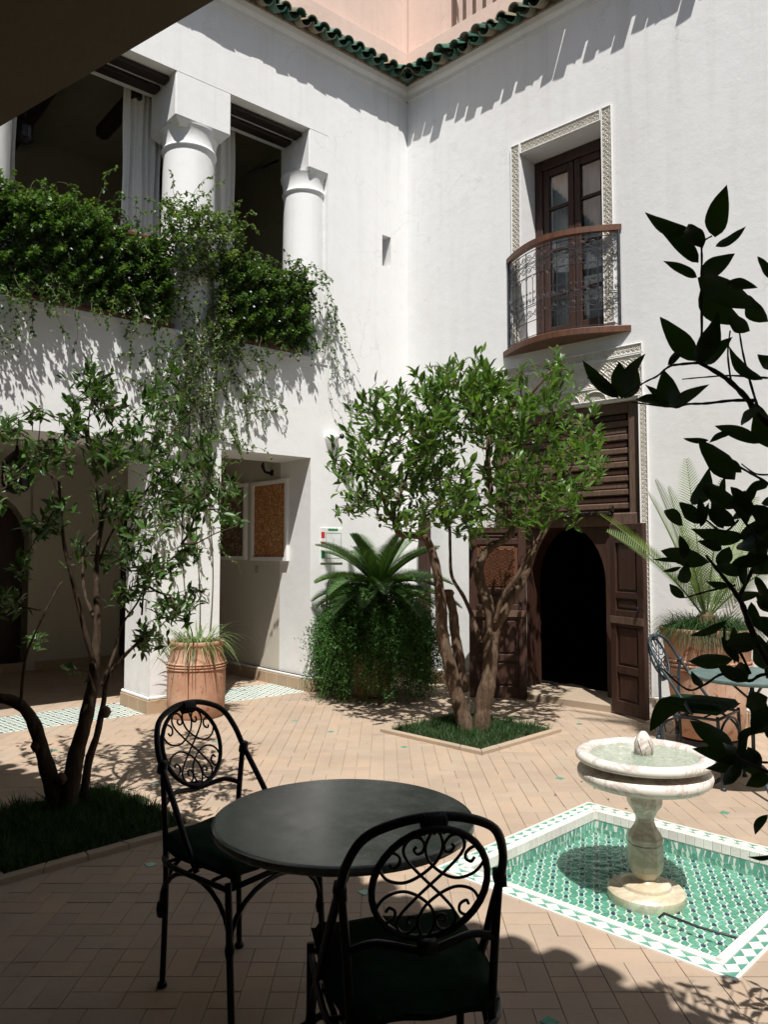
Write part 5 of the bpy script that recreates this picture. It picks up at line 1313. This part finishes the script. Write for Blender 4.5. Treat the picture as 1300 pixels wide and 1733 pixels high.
# ---- jasmine
def jasmine(label, loc):
    return thing('climbing_jasmine', label, 'climbing plant', loc, 'jasmine climbing over the gallery parapet')
def strand(P, D, S, b, p0, steps, dirv, grav, wander, fr=FA, nmin=.02, nmax=.5, leaf=.036, step=.035, dens=1.0, tube=.0022):
    p = Vector(p0); d = Vector(dirv).normalized(); pts = []
    for i in range(steps):
        d = (d+V(RNG.normal(0,wander),RNG.normal(0,wander*.6),RNG.normal(0,wander)-grav)).normalized(); p = p+d*step
        if p.y < nmin: p.y = nmin; d.y = abs(d.y)*.3
        if p.y > nmax: p.y = nmax; d.y = -abs(d.y)*.3
        w_ = fr(p.x,p.y,p.z); pts.append(tuple(w_))
        if RNG.random() < dens:
            for s_ in (-1,1):
                for _ in range(2):
                    P.append(tuple(w_)); D.append((RNG.normal(0,.7),RNG.normal(0,.7),-.35+RNG.normal(0,.5))); S.append(leaf*RNG.uniform(.6,1.25))
    if len(pts)>1: b.tube(pts, tube, 3)
def mass(P, D, S, s0, s1, z0, z1, n0, n1, n, leaf=.034, edge=.12):
    for _ in range(n):
        s_ = RNG.uniform(s0,s1); z = RNG.uniform(z0,z1); k = math.sin(s_*5.1)*.5+math.sin(s_*11.7+1)*.3; top = z1+.07*k
        if z > top: continue
        nn = n1-abs(RNG.normal(0,.10)); nn = nn-.10*(abs(z-(z0+z1)/2)/((z1-z0)/2))**3
        # clumps: leave holes
        h = math.sin(s_*17+z*9)*math.sin(z*19-s_*7)+.6*math.sin(s_*41+z*33)
        nn += .10*h-.02
        if h < -1.05 and RNG.random() < .75: continue
        w_ = FA(s_, max(n0,nn), z); P.append(tuple(w_)); D.append((RNG.normal(0,.8)+nA.x*.5,RNG.normal(0,.8)+nA.y*.5,-.25+RNG.normal(0,.6))); S.append(leaf*RNG.uniform(.6,1.3))
JT = np.array([(0,0,0),(-.25,.42,.06),(.25,.42,.06),(0,.45,-.02),(0,1,-.1)]); JF = np.array([(0,3,1),(0,2,3),(1,3,4),(3,2,4)])
def finish(root, P, D, S, b, mat='jas'):
    b.build('stems', M['stem'], root, kind='stuff'); mkobj('foliage', leaves_mesh('foliage', P, D, S, 1.3, JT, JF), M[mat], root)
# bay 1
r1 = jasmine('dense dark jasmine hedge along the left bay of the gallery parapet', FA(4.2,.1,4)); P,D,S,b = [],[],[],MB()
mass(P,D,S,3.22,6.3,3.84,4.60,-.14,.20,38000,.040)
mass(P,D,S,3.2,4.0,3.84,4.5,-.14,.12,7000,.042)
mass(P,D,S,3.9,6.3,4.25,4.70,-.12,.30,8000,.042)
mass(P,D,S,4.55,6.3,3.2,3.95,.02,.22,1500)
for k in range(130): strand(P,D,S,b,(RNG.uniform(3.25,6),.18,RNG.uniform(4.3,4.65)),int(RNG.uniform(6,16)),(RNG.normal(0,.6),.1,1),.12,.35,dens=.7)
for k in range(75): strand(P,D,S,b,(RNG.uniform(3.35,5.2),.16,RNG.uniform(3.8,4.1)),int(RNG.uniform(4,16)),(RNG.normal(0,.3),.3,-1),.1,.25,nmax=.25,dens=.7)
for k in range(16): strand(P,D,S,b,(RNG.uniform(4.4,5.3),.14,3.7),int(RNG.uniform(10,30)),(RNG.normal(0,.3),.1,-1),.1,.3,nmax=.2,dens=.5)
finish(r1,P,D,S,b)
# bay 2
r2 = jasmine('dense dark jasmine bush filling the right bay between the two gallery columns', FA(2,.1,4)); P,D,S,b = [],[],[],MB()
mass(P,D,S,1.55,2.66,3.80,4.66,-.12,.18,17000,.040)
for k in range(60): strand(P,D,S,b,(RNG.uniform(1.5,2.6),.16,RNG.uniform(4.3,4.65)),int(RNG.uniform(5,14)),(RNG.normal(0,.6),.1,1),.15,.35,dens=.7)
for k in range(9): strand(P,D,S,b,(RNG.uniform(1.3,1.5),.08,RNG.uniform(4.2,4.65)),int(RNG.uniform(14,34)),(-.5,.1,-.4),.10,.28,nmax=.12,dens=.6)
for k in range(14): strand(P,D,S,b,(RNG.uniform(1.5,2.5),.12,3.86),int(RNG.uniform(3,10)),(RNG.normal(0,.3),.2,-1),.1,.25,nmax=.2,dens=.6)
for k in range(4): strand(P,D,S,b,(1.25-.05*k,.05,3.9-.1*k),int(RNG.uniform(25,50)),(-.45,.0,-.8),.06,.22,nmax=.06,dens=.28,leaf=.028)
finish(r2,P,D,S,b)
# column and pillar cascade
r3 = jasmine('loose sunlit jasmine trailing from the middle column down the pillar to the striped grass pot', FA(2.85,.1,3)); P,D,S,b = [],[],[],MB()
mass(P,D,S,2.5,3.35,4.35,5.02,.02,.26,4600,.040)
mass(P,D,S,2.5,2.75,3.5,4.5,.02,.2,900,.038)
mass(P,D,S,2.8,3.3,3.9,4.45,.02,.2,250,.038)
for k in range(22): strand(P,D,S,b,(RNG.uniform(2.5,3.3),.14,RNG.uniform(4.8,5.05)),int(RNG.uniform(6,16)),(RNG.normal(0,.5),.1,1),.12,.4,dens=.7)
for k in range(46): strand(P,D,S,b,(RNG.uniform(2.42,3.1),.06,RNG.uniform(3.6,4.6)),int(RNG.uniform(14,46)),(RNG.normal(0,.3),.0,-1),.10,.28,nmax=.14,dens=.75)
for k in range(40): strand(P,D,S,b,(RNG.uniform(2.5,3.3),.05,RNG.uniform(2.6,3.6)),int(RNG.uniform(12,40)),(RNG.normal(0,.35),.0,-1),.10,.28,nmax=.12,dens=.7)
for k in range(22): strand(P,D,S,b,(RNG.uniform(2.6,3.3),.05,RNG.uniform(1.6,2.6)),int(RNG.uniform(8,28)),(RNG.normal(0,.35),.0,-1),.10,.28,nmax=.10,dens=.6)
for k in range(5): strand(P,D,S,b,(2.4,.05,3.0+.15*k),int(RNG.uniform(12,26)),(-1,.1,.25),.05,.2,nmax=.12,dens=.6)
for s_ in (2.72,3.0,2.86): 
    pts = [tuple(FA(s_+.04*math.sin(z*3+s_*5), .02+.015*math.sin(z*4), z)) for z in [.7+.15*k for k in range(22)]]; b.tube(pts, .006, 5)
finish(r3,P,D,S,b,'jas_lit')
# ---- foreground citrus, just right of the viewer
YF = 1.36
cf = thing('citrus_tree', 'large dark citrus leaves of a near tree reaching in at the right edge', 'tree', (1.25,1.35,0))
def PF2(x, y, dy=0): return PX(x, y, YF+dy)
twig = MB()
def br(px, w0, w1, dy=0):
    S_ = spl([PF2(x,y,dy+.03*math.sin(i)) for i,(x,y) in enumerate(px)], 5); m = len(S_); twig.tube([tuple(p) for p in S_], [(w0+(w1-w0)*i/(m-1))*YF/FOC/2*(1+.15*math.sin(i*2.1)) for i in range(m)], 6)
trunkpts = [(1.25,1.36,0),(1.22,1.37,.5),(1.13,1.36,.9),(1.0,1.37,1.25),(.95,1.36,1.6),(.98,1.38,2.1),(1.05,1.4,2.6)]
trunk_tube([tuple(p) for p in spl(trunkpts,6)], [.035-.0006*i for i in range(37)], 'trunk', cf)
br([(1560,760),(1420,780),(1300,716),(1262,672),(1228,640),(1184,614)],16,6)
br([(1184,614),(1150,617),(1132,621),(1112,637),(1090,648),(1052,674)],5,2.5)
br([(1278,678),(1240,678),(1195,683),(1165,684),(1139,689),(1070,681)],6,2.5)
br([(1185,614),(1188,560),(1187,500),(1188,440),(1189,412),(1205,400)],5,3)
br([(1300,640),(1240,636),(1200,638),(1155,642)],4,2,.04); br([(1282,688),(1268,640),(1258,600),(1252,565)],5,3,.02); br([(1238,650),(1232,600),(1236,560)],4,2.5,.03)
br([(1420,900),(1330,840),(1290,812),(1260,795),(1235,780)],7,3,.03); br([(1310,803),(1280,802),(1255,785)],4,2)
br([(1480,1300),(1360,1180),(1300,1120),(1270,1060),(1255,1020),(1235,990),(1215,965),(1195,940)],15,4,-.03)
br([(1250,1012),(1275,960),(1285,920),(1250,870),(1235,850)],7,3,-.02); br([(1245,990),(1200,1000),(1165,1010),(1158,1010)],4,2); br([(1250,880),(1225,900),(1195,880),(1175,868)],4,2.5)
br([(1420,1140),(1300,1140),(1268,1152),(1225,1140),(1190,1160),(1162,1166),(1120,1130)],7,2.5,-.02); br([(1270,1140),(1250,1100),(1228,1090),(1226,1060)],5,3,-.02)
br([(1440,1440),(1340,1330),(1285,1300),(1250,1283),(1248,1270)],9,3,-.04); br([(1300,1290),(1262,1290),(1245,1300)],4,2.5)
twig.build('branches', M['bark_dark'], cf, smooth=True)
LV = [(1211,402,1230,313,40),(1172,393,1092,360,24),(1182,445,1114,386,27),(1180,470,1122,442,18),(1211,418,1263,383,16),(1189,466,1244,430,34),(1190,420,1165,380,30),(1182,470,1290,522,44),(1186,487,1262,550,44),(1230,480,1282,487,20),
 (1180,611,1117,537,38),(1182,615,1216,530,36),(1185,617,1240,570,28),(1130,618,1154,596,14),(1048,674,986,610,24),(1047,674,993,639,15),(1054,672,1092,599,24),(1052,674,1048,612,30),(1057,674,1074,612,30),(1138,688,1123,625,42),(1139,690,1201,651,22),(1137,690,1071,679,18),(1133,688,1092,651,14),
 (1310,478,1282,434,16),(1300,545,1268,500,30),(1291,643,1234,586,20),(1244,812,1182,745,40),(1289,750,1210,721,24),(1300,757,1282,684,40),(1200,745,1156,742,10),(1237,733,1200,750,12),(1244,861,1189,817,30),(1171,854,1201,791,30),(1192,885,1150,850,26),(1248,861,1287,812,18),
 (1201,951,1118,932,32),(1162,951,1104,947,9),(1153,960,1121,967,8),(1153,986,1165,950,22),(1159,1012,1133,988,16),(1234,991,1196,984,14),(1263,971,1211,957,22),(1156,890,1124,864,22),(1260,908,1170,895,30),(1297,888,1263,856,30),(1320,955,1272,970,26),(1310,1025,1279,1005,24),(1315,1080,1277,1043,32),
 (1268,1153,1215,1125,24),(1266,1147,1251,1121,26),(1159,1182,1100,1238,34),(1245,1277,1167,1219,38),(1254,1283,1195,1300,20),(1248,1251,1286,1228,14),(1257,1283,1268,1237,14),(1300,1378,1278,1412,14),(1310,1446,1265,1449,8),(1231,1050,1168,1075,14),
 (1183,882,1183,842,14),(1186,892,1200,850,12),(1224,840,1227,805,12),(1240,852,1262,830,14),(1255,800,1230,775,16),(1300,820,1262,832,18),(1285,925,1310,890,26),(1225,895,1200,860,20),(1222,930,1180,915,18),(1270,560,1235,530,26),(1290,690,1255,720,16),(1310,620,1282,600,26),(1300,1180,1262,1195,30),(1275,1170,1300,1225,32),(1252,1290,1225,1330,22),(1300,1310,1262,1330,24),(1190,1160,1170,1135,14),(1300,1105,1330,1060,28),(1160,945,1150,905,18),(1215,958,1235,925,26),(1245,1010,1290,1003,18)]
rr = random.Random(4)
for _ in range(52):
    x = rr.uniform(1235,1420); y = rr.uniform(800,1330); a = rr.uniform(0,6.28); l = rr.uniform(45,80)
    if x < 1240 and y > 1000: continue
    LV.append((x,y,x+l*math.cos(a),y+l*math.sin(a)*.8,rr.uniform(14,34)))
for _ in range(30):
    x = rr.uniform(1300,1520); y = rr.uniform(350,780); a = rr.uniform(0,6.28); l = rr.uniform(50,90); LV.append((x,y,x+l*math.cos(a),y+l*math.sin(a),rr.uniform(18,36)))
def big_leaf(x0,y0,x1,y1,w_,parent,Y=YF,name='leaf',mat='leaf_near'):
    dy0 = rr.uniform(-.04,.04); a = PX(x0,y0,Y+dy0); c = PX(x1,y1,Y+dy0+rr.uniform(-.04,.04)); d = c-a; L = d.length; d.normalize()
    view = (a-V(0,0,CAMH)).normalized(); side = d.cross(view).normalized(); nrm = side.cross(d).normalized(); tilt = rr.uniform(-.5,.5)
    W = w_*Y/FOC/2; side2 = (side*math.cos(tilt)+nrm*math.sin(tilt)); n2 = side2.cross(d); W *= 1.02; W /= max(.6,math.cos(tilt)); b = MB(); n = 9; bend = rr.uniform(-.10,.10)*L; arch_ = rr.uniform(.03,.12)*L; vs = []
    for i in range(n+1):
        t = i/n; wv = W*(math.sin(math.pi*min(1,t*1.0)**.82)**.85 if 0<t<1 else .02)*(1-.10*t)
        cpt = a+d*(L*t)+side2*(bend*math.sin(math.pi*t))+n2*(arch_*math.sin(math.pi*t)); wavy = n2*(W*.10*math.sin(t*13+x0))
        vs += [tuple(cpt-side2*wv+n2*wv*.35+wavy), tuple(cpt), tuple(cpt+side2*wv+n2*wv*.35-wavy)]
    b.add(vs, [(3*i+k,3*i+k+1,3*i+4+k,3*i+3+k) for i in range(n) for k in (0,1)]); o = b.build(name, M[mat], parent, smooth=True); return o
for l in LV: big_leaf(*l, cf)
# branch outside the frame whose leaves shade the bricks at the lower right
P, D, S = [], [], []; rr2 = random.Random(9); tw = Tree(); tw.chain([(1.05,1.4,2.6),(1.15,1.35,2.3),(1.3,1.3,2.0)], .012, .006)
tg = []
for (x, y) in [(1110,1668),(1125,1678),(1165,1665),(1160,1690),(1180,1672),(1205,1692),(1240,1675),(1255,1660),(1270,1690),(1290,1670),(1180,1712),(1200,1720),(1230,1715),(1260,1725),(1290,1710),(1150,1725),(1280,1730),(1300,1700),(1320,1690),(1310,1730),(1215,1702),(1245,1702)]:
    g = PG(x, y, 0); h = max(.6, (g.y-g.x/.53)/.54+.12+rr2.uniform(0,.2)); tg.append(tuple(g-LDIR*h))
tw.grow(tg, .06, .0, .002); tw.mesh('branches').build('branches', M['bark_dark'], cf)
for i, d in tw.tips:
    for _ in range(3): P.append(tw.p[i]); D.append((rr2.uniform(-1,1),rr2.uniform(-1,1),rr2.uniform(-.3,.5))); S.append(rr2.uniform(.05,.085))
mkobj('crown', leaves_mesh('crown', P, D, S, .9), M['leaf'], cf)

for k, (x, y) in enumerate([(1007,1333),(1030,1352),(1060,1368),(985,1322),(940,1345),(1092,1410)]):
    p = PG(x, y, .004); b = MB(Frame(p, V(math.cos(k*1.3),math.sin(k*1.3),0), V(-math.sin(k*1.3),math.cos(k*1.3),0)))
    b.add([(-.012,0,0),(0,-.005,.003),(.013,0,.001),(0,.005,.004),(0,0,-.001)],[(0,1,4),(1,2,4),(2,3,4),(3,0,4)]); tag(b.build('fallen_leaf', M['bark_dark']), 'tiny dry leaf fallen on the sunlit bricks behind the fountain', 'leaf', 'dry leaves on the bricks')

for root, s0, s1, z0, z1 in ((r1,3.5,5.0,3.95,4.65),(r2,1.6,2.5,3.9,4.65)):
    fm = None
    for k in range(13):
        if fm is None:
            b = MB()
            for q in range(5):
                a = 2*math.pi*q/5; b.add([(0,0,0),(.007*math.cos(a-.4),.007*math.sin(a-.4),.002),(.017*math.cos(a),.017*math.sin(a),.001),(.007*math.cos(a+.4),.007*math.sin(a+.4),.002)],[(0,1,2,3)])
            o = fm = b.build('flower', M['paper'], root)
        else: o = fm.copy(); COL.objects.link(o)
        o.location = FA(random.uniform(s0,s1), .24, random.uniform(z0,z1)); o.rotation_euler = (math.radians(65)+random.uniform(-.4,.4), random.uniform(-.4,.4), math.atan2(nA.y,nA.x)+math.pi/2+random.uniform(-.5,.5))
